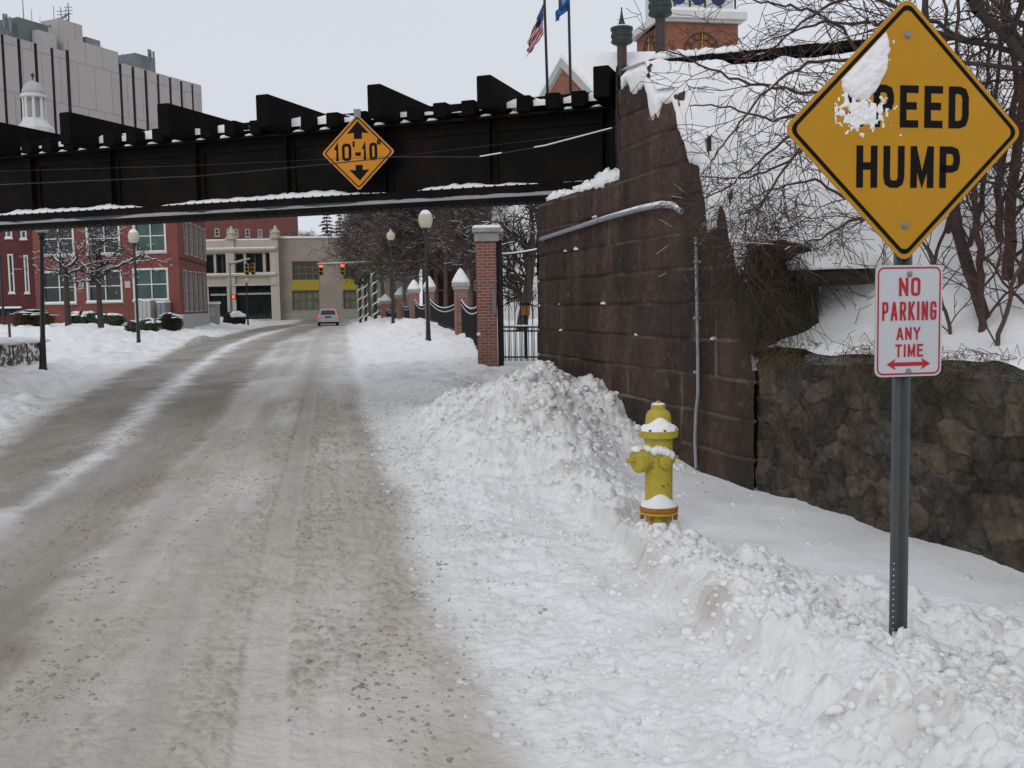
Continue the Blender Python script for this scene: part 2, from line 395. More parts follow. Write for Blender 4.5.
    dirt = np.maximum(dirt, cutf*(.35+.45*ss(.1, .6, fbm(X, Y, .3, 3, 66))))
    dirt = np.maximum(dirt, drive*ss(0, .5, v)*(.22+.3*ss(0, .5, fbm(X*.3, Y, 1, 3, 67))))
    dirt = np.maximum(dirt, ss(0, .4, w)*ss(5, 0, w)*.30*ss(-.1, .6, fbm(X, Y, .9, 4, 68)))
    slush = np.array([.475, .435, .375]); mud = np.array([.195, .165, .13]); grit = np.array([.24, .205, .16])
    C = clean*(1-dirt[..., None])+slush*dirt[..., None]
    dk = np.clip(np.maximum(d1*.95, d2*.85), 0, 1)*road*(.80+.3*fbm(X, Y*.3, .8, 4, 72))
    dk = np.maximum(dk, np.maximum(T(T4, .16+.008*Y)*.42, T(T5, .12+.006*Y)*.36)*road*ss(-.5, .2, fbm(X, Y*.3, 1.5, 3, 99)))
    dk = np.maximum(dk, T(T3, .10+.006*Y)*road*.30*ss(6, 10, Y))
    C = C*(1-dk[..., None])+mud*dk[..., None]
    gr = np.clip((c2 > .009)*.30+(c1 > .018)*.40+(c5 > .011)*.40, 0, .6)*rough*ss(-.5, .5, fbm(X, Y, .5, 3, 73))
    gr = np.maximum(gr, lumpy*np.clip((c2 > .012)*ss(.0, .5, fbm(X, Y, .25, 3, 74))+(c1 > .024)*ss(-.2, .4, fbm(X, Y, .6, 3, 79)), 0, 1)*.38)
    C = C*(1-gr[..., None])+grit*gr[..., None]
    sand = np.exp(-((X+16)/3.0)**2-((Y-35.5)/.9)**2)*.7*ss(0, .4, fbm(X, Y, .9, 3, 75))
    C = C*(1-sand[..., None])+np.array([.42, .33, .23])*sand[..., None]
    cls = np.where(road > .5, 0, np.where((smoothw > .5), 2, 1))
    return z, C, cls
def gz(x, y): return float(ground(np.array([x]), np.array([y]), False)[0])

nu, nr = 1050, 1250
t = np.linspace(-1, 1, nu); U = .56*t+.9*t**5
_d = [5.6]
while _d[-1] < 640:
    y_ = _d[-1]-4; _d.append(_d[-1]+(max(.0075, .0011*y_*y_*.62, ) if y_ < 9 else .0048*_d[-1] if y_ > 30 else .003*_d[-1]+.004))
D = np.concatenate([[1.5, 3, 4.5], _d]); nr = len(D)
Ug, Dg = np.meshgrid(U, D)
X = Ug*Dg; Y = Dg-4.0
Z, C, cls = ground(X, Y)
VV = np.stack([X, Y, Z], -1).reshape(-1, 3); CC = C.reshape(-1, 3)
ii = (np.arange(nr-1)[:, None]*nu+np.arange(nu-1)[None, :])
FF = np.stack([ii, ii+1, ii+nu+1, ii+nu], -1).reshape(-1, 4)
fc = cls[:-1, :-1].reshape(-1)
fx = X[:-1, :-1].reshape(-1); fy = Y[:-1, :-1].reshape(-1)
def sub(name, mask, label=None):
    F = FF[mask]; idx = np.unique(F); remap = np.zeros(len(VV), dtype=np.int64); remap[idx] = np.arange(len(idx))
    o = mesh_obj(name, VV[idx], remap[F], m_ground, None, True, CC[idx]); o['kind'] = 'structure'; return o
keep = fx < wallx(fy)+.5+100*((fy > 13) | (fy < -6))
sub('road', (fc == 0) & keep)
sub('snow_bank', (fc == 1) & keep)
sub('sidewalk', (fc == 2) & keep)
# broken chunks of ploughed snow and slush crumbs
rs = np.random.RandomState(4)
phi = (1+5**.5)/2
IV = np.array([(-1, phi, 0), (1, phi, 0), (-1, -phi, 0), (1, -phi, 0), (0, -1, phi), (0, 1, phi), (0, -1, -phi), (0, 1, -phi), (phi, 0, -1), (phi, 0, 1), (-phi, 0, -1), (-phi, 0, 1)])/1.9
IF = np.array([(0, 11, 5), (0, 5, 1), (0, 1, 7), (0, 7, 10), (0, 10, 11), (1, 5, 9), (5, 11, 4), (11, 10, 2), (10, 7, 6), (7, 1, 8), (3, 9, 4), (3, 4, 2), (3, 2, 6), (3, 6, 8), (3, 8, 9), (4, 9, 5), (2, 4, 11), (6, 2, 10), (8, 6, 7), (9, 8, 1)])
def chunks(name, x, y, r, col, label, m=None):
    n = len(x); z = ground(x, y)[0]
    V = IV[None]*(1+rs.uniform(-.38, .38, (n, 12, 1)))*r[:, None, None]*rs.uniform(.6, 1.3, (n, 1, 3))*np.array([1, 1, .8])
    a = rs.uniform(0, 2*PI, n); c, s_ = np.cos(a)[:, None], np.sin(a)[:, None]
    V = np.stack([V[..., 0]*c-V[..., 1]*s_, V[..., 0]*s_+V[..., 1]*c, V[..., 2]], -1)+np.stack([x, y, z-r*.12], -1)[:, None]
    F = (IF[None]+np.arange(n)[:, None, None]*12).reshape(-1, 3)
    return tag(mesh_obj(name, V.reshape(-1, 3), F, m or m_ground, None, False, np.repeat(col, 12, axis=0)), label, kind='stuff')
n = 60000; y = 2.4+13.5*rs.uniform(0, 1, n)**1.5; x = rs.uniform(-2.6, 3.6, n); v = x-Rx(y); kx = x-kerb(y)
pm = np.exp(-(((x-.2+.13*(y-11))/1.5)**2+((y-11.3)/2.4)**2))
cl = ss(-.3, .5, fbm(x, y, .35, 3, 171))
p_ = np.where(v < -.12, 0, np.where(kx < 0, .30*cl+.06, np.where(kx < .45+.9*ss(6, 4.2, y), .65*cl+.1, .012)))
p_ = np.maximum(p_, pm*1.1*(v > 0)*(.4+.6*cl)); p_ = p_*(x < wallx(y)-.1)*(np.hypot(x-.97, y-6.6) > .2)
k_ = rs.uniform(0, 1, n) < p_; x, y, pm, kx = x[k_], y[k_], pm[k_], kx[k_]
r = .008+.022*rs.uniform(0, 1, len(x))**3+.045*(pm+.6*(kx > 0))*rs.uniform(0, 1, len(x))**9
dd_ = np.clip(rs.uniform(0, 1, len(x))**2*.75*ss(-.6, .5, fbm(x, y, .7, 2, 172))+.30*(x-Rx(y) < .5), 0, 1)[:, None]
chunks('snow_chunks', x, y, r, np.array(SN)*(1-dd_)+np.array([.40, .37, .33])*dd_, 'broken lumps of ploughed snow scattered over the roadside bank and pile')
n = 90000; y = 2.4+15*rs.uniform(0, 1, n)**1.4; x = Rx(y)+.15-rs.uniform(0, 1, n)*(4.6+.15*y)
cl = ss(.0, .5, fbm(x*1.4, y*.5, .7, 3, 173)+.25*fbm(x, y, .15, 2, 174))+.5*np.exp(-((x-Rx(y)+.45)/.35)**2)*ss(-.1, .4, fbm(x, y, .5, 2, 175))
off = x-Rx(y); tr_ = (np.abs(off+.92) < .11); k_ = (rs.uniform(0, 1, n) < .45*cl+.02)*~tr_; x, y = x[k_], y[k_]
r = .003+.012*rs.uniform(0, 1, len(x))**3; dd_ = rs.uniform(0, 1, len(x))[:, None]
chunks('slush_crumbs', x, y, r, np.array([.42, .385, .335])*(1-dd_)+np.array([.29, .25, .20])*dd_, 'brown and grey slush crumbs scattered between the wheel tracks')
g = MB(); g.box(-1500, 1500, -300, 2500, -1.2, -.6)
tag(g.build('ground', m_snow), kind='structure')

# ------------------------------------------------------------------ masonry
TOPS = [(7.9, 8.25, 2.05), (8.25, 8.62, 2.50), (8.62, 9.12, 3.00), (9.12, 9.72, 3.48), (9.72, 10.42, 3.86)]
ub = np.array([.945, -.328]); ub /= np.linalg.norm(ub); P0 = np.array([1.2, 13.8]); nb = np.array([-ub[1], ub[0]])
CO = 1.047
def topS(Yw):
    """smoothed snow line over the stepped wall"""
    return np.interp(Yw, [-6, 7.88, 7.98, 8.14, 8.30, 8.5, 8.70, 9.0, 9.2, 9.6, 9.8, 10.6, 30], [1.22, 1.25, 2.06, 2.12, 2.5, 2.6, 3.0, 3.12, 3.50, 3.58, 3.88, 3.95, 3.95])
def wallpt(Yw, d):   # d to the back
    return wallx(Yw)+.955*d, Yw+.296*d
def sheet(name, A, Ud, L, z0, z1, top, depth, colf, m, parent, res=.014, thick=.55):
    """displaced masonry face; A plan start, Ud direction, outward = to the street (-x side)"""
    ns = int(L/res)+1; nz = int((z1-z0)/res)+1
    s = np.linspace(0, L, ns); z = np.linspace(z0, z1, nz); S, Zz = np.meshgrid(s, z)
    tp = top(S); Zc = np.minimum(Zz, tp)
    dep = depth(S, Zc)
    Ud = np.array(Ud)/np.linalg.norm(Ud); N = np.array([Ud[1], -Ud[0]]); N = N if N[0] < 0 else -N
    over = (Zz > tp+res*.5)
    edge = 1-ss(0, .04, tp-Zc)
    dep = dep-.03*edge
    XX = A[0]+Ud[0]*S+N[0]*dep; YY = A[1]+Ud[1]*S+N[1]*dep
    V = np.stack([XX, YY, Zc], -1).reshape(-1, 3); C = colf(S, Zc).reshape(-1, 3)
    i0 = (np.arange(nz-1)[:, None]*ns+np.arange(ns-1)[None, :]); F = np.stack([i0, i0+ns, i0+ns+1, i0+1], -1).reshape(-1, 4)
    ov = over.reshape(-1); F = F[~(ov[F].all(axis=1))]
    return mesh_obj(name, V, F, m, parent, True, C)
def ashlar(S, Z, H=.315, seed=1, W=.85):
    row = np.floor(Z/H); rz = Z/H-row
    wd = W*(.7+.6*_h(row, row*0, seed)); off = _h(row, row*0+3, seed)*5
    c = np.floor(S/wd+off); rs = S/wd+off-c
    # some blocks split in two
    sp = _h(c, row, seed+7) > .6; half = np.where(sp & (rs > .5), 1, 0); rs2 = np.where(sp, (rs*2) % 1, rs); w2 = np.where(sp, wd/2, wd)
    ident = _h(c*2+half, row, seed+5)
    e = np.minimum(np.minimum(rs2, 1-rs2)*w2, np.minimum(rz, 1-rz)*H)
    return ident, e
def ash_depth(S, Z, seed=1):
    S2 = S+.01*fbm(S, Z, .3, 2, 7); Z2 = Z+.012*fbm(S, Z, .5, 2, 8)
    i, e = ashlar(S2, Z2, seed=seed)
    return ss(0, .022, e)*.03+(i-.5)*.03+.018*fbm(S, Z, .22, 5, 9)*ss(0, .03, e)
def ash_col(S, Z, seed=1):
    S2 = S+.01*fbm(S, Z, .3, 2, 7); Z2 = Z+.012*fbm(S, Z, .5, 2, 8)
    i, e = ashlar(S2, Z2, seed=seed)
    a = np.array([.068, .040, .029]); b = np.array([.030, .021, .017]); c = np.array([.078, .042, .030])
    C = np.where((i < .4)[..., None], a, np.where((i < .8)[..., None], a*.85, b*1.4)); C = np.where((i > .93)[..., None], c, C)
    st = np.clip(ss(-.2, .4, fbm(S*2.2, Z*.5, 1.1, 5, 12))+.5*ss(3.2, 5.5, S), 0, 1)[..., None]; C = C*(1-.62*st)+np.array([.013, .012, .009])*.62*st; C = C*(1+.45*fbm(S, Z, .05, 4, 17))[..., None]
    mo = (1-ss(.006, .016, e))[..., None]*ss(-.3, .3, fbm(S, Z, .7, 3, 14))[..., None]; C = C*(1-mo)+np.array([.15, .12, .10])*mo
    lk = ss(.42, .6, fbm(S, Z, .09, 3, 15))[..., None]*.35; C = C*(1-lk)+np.array([.12, .10, .085])*lk
    return C
wing_dir = np.array([-.31, 1.0])/CO
ab = empty('abutment', (wallx(10), 10, 0), 'brownstone block abutment with stepped snow covered top carrying the iron bridge', 'abutment')
A79 = (wallx(7.9), 7.9); Lm = (12.95-7.9)*CO
def top_ab(S):
    Yw = 7.9+S/CO; o = np.full_like(S, 2.87)
    for a, b, z in TOPS: o = np.where((Yw >= a-.001) & (Yw < b), z, o)
    return o
sheet('masonry', A79, wing_dir, Lm, -.1, 3.9, top_ab, ash_depth, ash_col, m_stone, ab)
A13 = (wallx(12.95), 12.95)
sheet('masonry', A13, (.13, 1), 5.0, -.1, 2.87, lambda S: S*0+2.87, lambda s, z: ash_depth(s, z, 4), lambda s, z: ash_col(s, z, 4), m_stone, ab, .03)
A104 = (wallx(10.42), 10.42)
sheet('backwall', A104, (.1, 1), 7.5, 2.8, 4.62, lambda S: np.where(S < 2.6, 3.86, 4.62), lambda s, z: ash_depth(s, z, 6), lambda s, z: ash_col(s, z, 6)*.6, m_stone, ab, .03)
# body behind the displaced faces (fills tops and backs)
b = MB()
for a, c, z in TOPS:
    b.fbox((wallx(a), a), wing_dir, .0, (c-a)*CO, -.13, -.035, -.1, z-.2)
b.hexa([(A104[0]+.03, 10.42, -.1), (3.2, 10.9, -.1), (3.4, 18, -.1), (1.0, 18, -.1), (A104[0]+.03, 10.42, 2.86), (3.2, 10.9, 2.86), (3.4, 18, 2.86), (1.0, 18, 2.86)])
b.hexa([(A13[0]+.03, 12.97, -.1), (A104[0]+.06, 10.45, -.1), (1.9, 18, -.1), (1.05, 18, -.1), (A13[0]+.03, 12.97, 2.86), (A104[0]+.06, 10.45, 2.86), (1.9, 18, 2.86), (1.05, 18, 2.86)])
b.hexa([(A104[0]+.03, 10.43, 2.862), (2.1, 10.6, 2.862), (2.4, 13, 2.862), (A104[0]+.03+.26, 13, 2.862), (A104[0]+.03, 10.43, 3.85), (2.1, 10.6, 3.85), (2.4, 13, 3.85), (A104[0]+.03+.26, 13, 3.85)])
b.hexa([(A104[0]+.04+.26, 13.02, 2.862), (2.4, 13.02, 2.862), (2.8, 18, 2.862), (A104[0]+.03+.75, 18, 2.862), (A104[0]+.04+.26, 13.02, 4.6), (2.4, 13.02, 4.6), (2.8, 18, 4.6), (A104[0]+.03+.75, 18, 4.6)])
b.build('core', mat('abutment core stone', (.03, .024, .02), .9, .4, .3, .004, .05), ab)

# snow draped over the stepped top, with ragged drips down the face
def drape(name, Y0, Y1, parent, topf, dripf, back=.7, res=.012, seed=0, up=.13):
    ny = int((Y1-Y0)/res)+1; Yw = np.linspace(Y0, Y1, ny)
    tp = topf(Yw); dr = dripf(Yw)
    rows = []
    for d, dz in ((back, -.12), (back*.6, 0), (.3, up*.45), (.12, up*.75), (.03, up*.6), (-.03, up*.1)):
        n = .03*fbm(Yw, Yw*0+d*3, .2, 3, seed)
        xx, yy = wallpt(Yw, d+0*Yw); rows.append(np.stack([xx, yy, tp+dz+n], -1))
    for k in (0, .33, .66, 1.0):
        xx, yy = wallpt(Yw, -.05-.02*(1-k)+.02*fbm(Yw, Yw*0+k, .06, 3, seed+2)); rows.append(np.stack([xx, yy, tp-.02-dr*k], -1))
    xx, yy = wallpt(Yw, .02+0*Yw); rows.append(np.stack([xx, yy, tp-.02-dr*.97], -1))
    V = np.stack(rows, 0); n = len(rows)
    i0 = (np.arange(n-1)[:, None]*ny+np.arange(ny-1)[None, :]); F = np.stack([i0, i0+1, i0+ny+1, i0+ny], -1).reshape(-1, 4)
    return mesh_obj(name, V.reshape(-1, 3), F, m_snow, parent, True)
def drip(Yw):
    z = topS(Yw); st = top_ab((Yw-7.9)*CO)
    base = z-np.minimum(st, z)                         # reach down to the stone
    g = ss(-.25, .35, fbm(Yw, Yw*0, .33, 2, 3))
    return base*.25+g*(.10+.32*vn(Yw*5, Yw*0, 4)**1.5)+.04*vn(Yw*22, Yw*0, 5)+.02
drape('snow_cap', 7.9, 10.3, ab, lambda y: topS(y)-.05, drip)
sn = MB()
for k in range(16):   # snow on the bearing seat and ledges
    Yw = 10.5+k*.15; x, y = wallpt(Yw, .10+.1*random.random()); sn.blob((x, y, 2.88), .13, .15, .10+.09*random.random()*(k < 6), k, .3)
for k in range(11):
    Yw = random.uniform(8.2, 12.5); z = .315*random.randint(2, 8)+.01; x, y = wallpt(Yw, -.02); r = random.uniform(.008, .03)
    if z < top_ab(np.array([(Yw-7.9)*CO]))[0]-.1: sn2 = MB(); sn2.blob((x, y, z), r*1.8, r*1.8, r, k, .3); sn2.build('snow_clump', m_snow, ab, True)
sn.build('seat_snow', m_snow, ab, True)

# low rubble retaining wall
def rub_cells(S, Z):
    a = S*4.3+.6*fbm(S, Z, .35, 4, 2); c = Z*7.0+.6*fbm(S, Z, .35, 4, 3)
    big = vn(S*.9, Z*.9, 4) > .55
    f1, f2, i = vor(np.where(big, a*.62, a), np.where(big, c*.62+50, c), 6, .8, True)
    return f1, f2, i
def rub_depth(S, Z):
    f1, f2, i = rub_cells(S, Z); e = f2-f1
    return ss(.01, .06, e)*.014+(i-.5)*.026+.034*fbm(S, Z, .12, 5, 9)+.006*fbm(S, Z, .03, 3, 29)+.02*fbm(S, Z, .7, 2, 19)
def rub_col(S, Z):
    f1, f2, i = rub_cells(S, Z); e = f2-f1
    pal = np.array([[.060, .046, .032], [.042, .034, .026], [.068, .052, .036], [.050, .047, .040], [.030, .025, .020], [.080, .062, .042]])*1.3
    C = pal[(i*5.99).astype(int)]
    C = C*.8+np.array([.052,.042,.031])*.2; er = e+.05*fbm(S, Z, .05, 3, 23); mo = (1-ss(.07, .12, er))[..., None]*ss(-.3, .3, fbm(S, Z, .5, 3, 26))[..., None]*.7; C = C*(1-mo)+np.array([.085, .072, .055])*mo; cr = (1-ss(.01, .035, er))[..., None]*.45; C = C*(1-cr)+np.array([.012, .010, .008])*cr
    C = C*(1+.55*fbm(S, Z, .03, 3, 27))[..., None]
    st = ss(-.2, .5, fbm(S, Z, .5, 4, 12))[..., None]; C = C*(1-.5*st)
    gl = fbm(S, Z, .09, 5, 22)[..., None]; C = C*(1+.5*gl)
    ms = ss(.1, .6, fbm(S, Z, .35, 4, 16))[..., None]*ss(.6, 1.2, Z)[..., None]*.6; C = C*(1-ms)+np.array([.045, .045, .018])*ms
    lk = ss(.45, .62, fbm(S, Z, .06, 3, 15))[..., None]*.3; C = C*(1-lk)+np.array([.16, .14, .12])*lk
    tn = ss(.1, .5, fbm(S, Z, .22, 4, 25))[..., None]*.45; C = C*(1-tn)+np.array([.12, .09, .062])*tn
    return C
Y00 = -3.0
rw = empty('retaining_wall', (wallx(4), 4, 0), 'low rough rubble stone retaining wall behind the speed hump sign', 'wall')
Ln = (7.9-Y00)*CO
sheet('masonry', (wallx(Y00), Y00), wing_dir, Ln, -.15, 1.36, lambda S: 1.12+.03*np.floor(vn(S*2.1, S*0, 3)*3)+.02*fbm(S, S*0, .3, 3, 5), rub_depth, rub_col, m_rubble, rw, .010)
b = MB(); b.fbox((wallx(Y00), Y00), wing_dir, 0, Ln, -.5, -.06, -.15, 1.07); b.build('core', m_timber, rw)
# mossy rough block where the two walls meet
def rock(name, c, r, m, parent, seed=0, nn=40, flatb=.6):
    a = np.linspace(0, 2*PI, nn*2, endpoint=False); p = np.linspace(-PI/2, PI/2, nn)
    Aa, Pp = np.meshgrid(a, p); dx = np.cos(Pp)*np.cos(Aa); dy = np.cos(Pp)*np.sin(Aa); dz = np.sin(Pp)
    q = np.maximum(np.abs(dx), np.maximum(np.abs(dy), np.abs(dz))); k = (1-flatb)+flatb/q*.82
    k = k*(1+.10*fbm(dx*1.7+seed, dy*1.7+dz*1.3, .5, 4, seed)+.05*fbm(dx*5+dz*3, dy*5, .5, 3, seed+3))
    V = np.stack([c[0]+dx*k*r[0], c[1]+dy*k*r[1], c[2]+dz*k*r[2]], -1).reshape(-1, 3)
    n2 = nn*2; F = []
    i0 = (np.arange(nn-1)[:, None]*n2+np.arange(n2)[None, :]).reshape(-1); i1 = (np.arange(nn-1)[:, None]*n2+((np.arange(n2)+1) % n2)[None, :]).reshape(-1)
    F = np.stack([i0, i1, i1+n2, i0+n2], -1)
    col = np.tile(np.array([.032, .027, .018]), (len(V), 1))*(1+.6*fbm(V[:, 0]*1.0+V[:, 1], V[:, 2], .12, 4, 5))[:, None]
    ms = ss(.0, .5, fbm(V[:, 0]+V[:, 1], V[:, 2]+V[:, 1], .25, 3, 8))[:, None]*.6; col = col*(1-ms)+np.array([.04, .042, .015])*ms
    return mesh_obj(name, V, F, m, parent, True, col)
ro = rock('boulder', (wallx(7.95)+.20, 8.0, 1.58), (.33, .26, .52), m_rubble, None, 3)
tag(ro, 'dark mossy rough stone block between the brownstone abutment and the low wall', 'stone')

# embankment
def emb(X, Y):
    q = -((X-P0[0])*nb[0]+(Y-P0[1])*nb[1])
    d = (X+.31*Y-4.40)/CO; Yw = Y-.296*d
    slope = np.clip(4.60-.53*(q-.35), -9, 4.6)
    base = np.maximum(1.24+.16*np.clip(d, 0, 9)*ss(0, 1, d), slope)
    base = base-np.clip(-q-6.5, 0, 9)*.55
    w = ss(.3, 2.1, d)
    base = base+.75*ss(.05, 1.0, d)*np.exp(-(np.maximum(7.95-Yw, 0)/.55)**2)*(Yw < 8.3)
    base = base-.06*np.exp(-((q-.45)/.5)**2)
    w = np.where(Yw < 7.92, ss(-.02, 1.5, d), w); z = (topS(Yw)+.02)*(1-w)+base*w
    z = z-.09*(1-ss(-.05, .16, d))*(.6+.6*fbm(Yw, Yw*0, .35, 3, 47))*(Yw < 7.9)
    return z+.13*fbm(X, Y, 1.3, 4, 40)*ss(.1, .8, d)+.015*fbm(X, Y, .2, 3, 41)+.10*ss(.1, .5, fbm(X, Y, .8, 2, 43))*ss(.6, 1.5, d)
yw = np.linspace(-3, 30, 560); dd = np.concatenate([np.linspace(-.03, 8, 300), np.linspace(8.1, 70, 60)])
YW, DDg = np.meshgrid(yw, dd); EX, EY = wallpt(YW, DDg)
EZ = emb(EX, EY); V = np.stack([EX, EY, EZ], -1).reshape(-1, 3); n = len(yw)
i0 = (np.arange(len(dd)-1)[:, None]*n+np.arange(n-1)[None, :]); F = np.stack([i0, i0+n, i0+n+1, i0+1], -1).reshape(-1, 4)
okv = (V[:, 0] > 1.55+.1*(V[:, 1]-10.4)) | (V[:, 1] < 10.42)
F = F[okv[F].all(axis=1)]; F = F[(V[F[:, 0], 2] > -.3)]
tag(mesh_obj('embankment', V, F, m_snow, None, True), kind='structure')
def ez(x, y): return float(emb(np.array([x]), np.array([y]))[0])
# coping beam along the crest
def bl(t, n):   # plan point in the bridge frame
    return P0+ub*t+nb*n
cb = empty('coping', (*bl(3, -.1), 4.5), 'long dark coping at the crest of the snowy embankment right of the bridge', 'coping')
b = MB(); b.fbox(P0, ub, .78, 4.4, -.25, .15, 4.64, 4.74); b.build('beam', m_timber, cb)
s_ = MB(); 
for k in range(19): 
    tt = .95+k*.185; p = bl(tt, -.06); s_.blob((p[0], p[1], 4.74), .17, .22, .09+.04*random.random(), k, .15, low=-.1)
s_.build('snow_cap', m_snow, cb, True)
b = MB(); c0 = at(712, 97, 12.2); b.fbox((c0[0], c0[1]), ub, -.55, .5, -.12, .5, c0[2]-.35, c0[2]+.09)  # dark block added for the shade in the void under the snow cornice
o = b.build('hollow_shade_block', m_timber); tag(o, 'dark timber baulk poking out of the snow below the coping', 'timber')
bmx = o.modifiers.new('b', 'BEVEL'); bmx.width = .03
c0 = at(826, 274, 7.55)
slab = rock('stone_slab', (c0[0]+.1, c0[1]+.2, c0[2]-.02), (.36, .3, .075), m_rubble, None, 9, 26)
tag(slab, 'flat dark stone slab under a thick roll of snow left of the signs', 'stone')
sb = MB(); sb.blob((c0[0]+.13, c0[1]+.2, c0[2]+.06), .38, .32, .13, 4, .08, 20, 12, low=-.2); sb.build('snow_cap', m_snow, slab, True)
c0 = at(785, 252, 7.9)
# ------------------------------------------------------------------ bridge
br = empty('railway_bridge', (*bl(-8, 0), 3.0), 'dark iron railway girder bridge crossing the street with snow on its ledges', 'bridge')
TL, TR = -24.0, .35
ZB = 3.0; ZT = 4.17
b = MB(); b.fbox(P0, ub, TL, TR, -.012, .012, ZB+.05, ZT)
b.build('girder_web', m_iron, br)
b = MB(); b.fbox(P0, ub, TL, TR, -.19, .19, ZT, ZT+.035); b.fbox(P0, ub, TL, TR, -.035, -.0125, ZT-.16, ZT-.002); b.build('top_flange', m_iron, br)
b = MB()
b.fbox(P0, ub, TL, TR, -.20, .20, 3.205, 3.235)          # ledge plate
b.fbox(P0, ub, TL, TR, -.20, -.175, 3.135, 3.203)
b.fbox(P0, ub, TL, TR, -.23, .2, ZB, ZB+.03); b.fbox(P0, ub, TL, TR, -.225, -.205, ZB+.032, ZB+.075)
o = b.build('bottom_flange', m_iron, br)
b = MB(); b.fbox(P0, ub, TL, TR, -.15, -.02, ZB+.032, ZB+.15); b.build('flange_plate', m_irong, br)
for k in range(15):
    t0 = .12-1.62*k
    if t0 < TL: break
    b = MB(); b.fbox(P0, ub, t0-.008, t0+.008, -.15, -.013, 3.238, ZT-.005); b.fbox(P0, ub, t0+.009, t0+.09, -.045, -.013, 3.238, ZT-.165)
    b.build('stiffener', m_iron, br)
b = MB()
for k in range(150):
    t0 = .2-k*.16
    p = bl(t0, -.2); b.lathe([(.016, 0), (.014, .008), (.006, .013)], (p[0], p[1], 3.236), 6)
    p = bl(t0, -.21); b.lathe([(.016, 0), (.014, .01), (.005, .016)], (p[0], p[1], ZB), 6, (0, 0, -1))
    p = bl(t0, -.037); b.lathe([(.016, 0), (.014, .01), (.005, .016)], (p[0], p[1], ZT-.08), 6, (-nb[0], -nb[1], 0))
o = b.build('rivet', m_iron, br, True); o['kind'] = 'stuff'
b = MB(); b.fbox(P0, ub, TL, TR, 3.4, 3.43, 3.42, ZT); b.fbox(P0, ub, TL, TR, 3.25, 3.6, 3.37, 3.41); b.build('rear_girder', m_iron, br)
b = MB()
for k in range(15):
    t0 = .05-1.62*k; b.fbox(P0, ub, t0-.1, t0+.1, .2, 3.39, 3.45, 3.85)
o = b.build('floor_beam', m_iron, br); o['kind'] = 'stuff'
# bearing end post
b = MB(); b.fbox(P0, ub, .24, .36, -.22, .22, ZB+.08, ZT-.01); b.build('end_post', m_iron, br)
# ties
def tx(px, n=-.72):
    lo, hi = -30, 6
    for _ in range(40):
        m_ = (lo+hi)/2; p = bl(m_, n); q = np.array([p[0], p[1], 4.6])-EYE
        if 512+FP*(q@_r)/(q@_f) < px: lo = m_
        else: hi = m_
    return lo
outs = [tx(p) for p in (600, 485, 373, 263, 164, 65)]
outs += [outs[-1]-1.62*k for k in range(1, 9)]
def beam(t0, w, n0, n1, z0, z1, nm, seed):
    rnd = random.Random(seed); b = MB(); t0 += rnd.uniform(-.02, .02); dz = rnd.uniform(-.012, .012)
    b.fbox(P0, ub, t0-w/2, t0+w/2, n0, n1, z0, z1+dz); o = b.build(nm, m_timber, br)
    bv = o.modifiers.new('b', 'BEVEL'); bv.width = .018; bv.segments = 2; return o
for i, t0 in enumerate(outs): beam(t0, .21, -.74, 4.1, ZT+.037, ZT+.52-.022*max(0, 4-i), 'outrigger_tie', i)
allt = sorted(outs+[.62], reverse=True)
for i in range(len(outs)):
    a, c = outs[i], (outs[i-1] if i else outs[0]+.45)
    nbt = 3 if i else 0
    for k in range(1, nbt+1):
        beam(a+(c-a)*k/(nbt+1), .20, -.30+random.uniform(-.05, .04), 3.75, ZT+.037, ZT+.245, 'tie', 50+i*4+k)
b = MB()
for n_ in (.35, 3.3): b.fbox(P0, ub, TL, 6, n_, n_+.16, ZT+.26, ZT+.35)
b.build('guard_timber', m_timber, br)
b = MB()
for n_ in (1.05, 2.5): b.fbox(P0, ub, TL, 6, n_, n_+.07, ZT+.26, ZT+.41)
b.build('rail', m_iron, br)
# snow on the bridge
def ledge(name, n0, n1, z, thick, seed, m=m_snow, cut=-.2, par=br, ta=TL, tb=TR):
    ts = np.arange(ta, tb, .03); k = 5; nn = np.linspace(n0, n1, k)
    T_, Nn = np.meshgrid(ts, nn)
    th = thick*np.clip(ss(cut, .5, fbm(T_, Nn*0, .9, 4, seed)), 0, 1)*(1+.35*fbm(T_, Nn, .12, 3, seed+1))
    prof = np.sin(PI*np.clip((Nn-n0)/(n1-n0), .12, .88))**.7; th = th*prof
    Zz = z-.004+th+.0
    X_ = P0[0]+ub[0]*T_+nb[0]*Nn; Y_ = P0[1]+ub[1]*T_+nb[1]*Nn
    V = np.stack([X_, Y_, np.where(th < .006, z-.02, Zz)], -1).reshape(-1, 3); n = len(ts)
    i0 = (np.arange(k-1)[:, None]*n+np.arange(n-1)[None, :]); F = np.stack([i0, i0+1, i0+n+1, i0+n], -1).reshape(-1, 4)
    # skirt at the front
    Vb = V[:n].copy(); Vb[:, 2] = z-.001; V2 = np.concatenate([V, Vb]); j = np.arange(n-1)
    F = np.concatenate([F, np.stack([len(V)+j, len(V)+j+1, j+1, j], -1)])
    return mesh_obj(name, V2, F, m, par, True)
ledge('ledge_snow', -.185, -.02, 3.236, .095, 3, cut=-.75)
ledge('flange_snow', -.20, -.15, ZB+.077, .08, 8, m=mat('grey flange snow', (.33, .33, .34), .9, .2, .3), cut=-.9)  # lower flange strip is greyer than the other snow
ledge('deck_snow', -.12, .9, ZT+.13, .22, 5, cut=-.9, tb=.5)
ledge('rail_snow', 1.0, 1.18, ZT+.41, .03, 6, cut=-.2, tb=4)
b = MB(); 
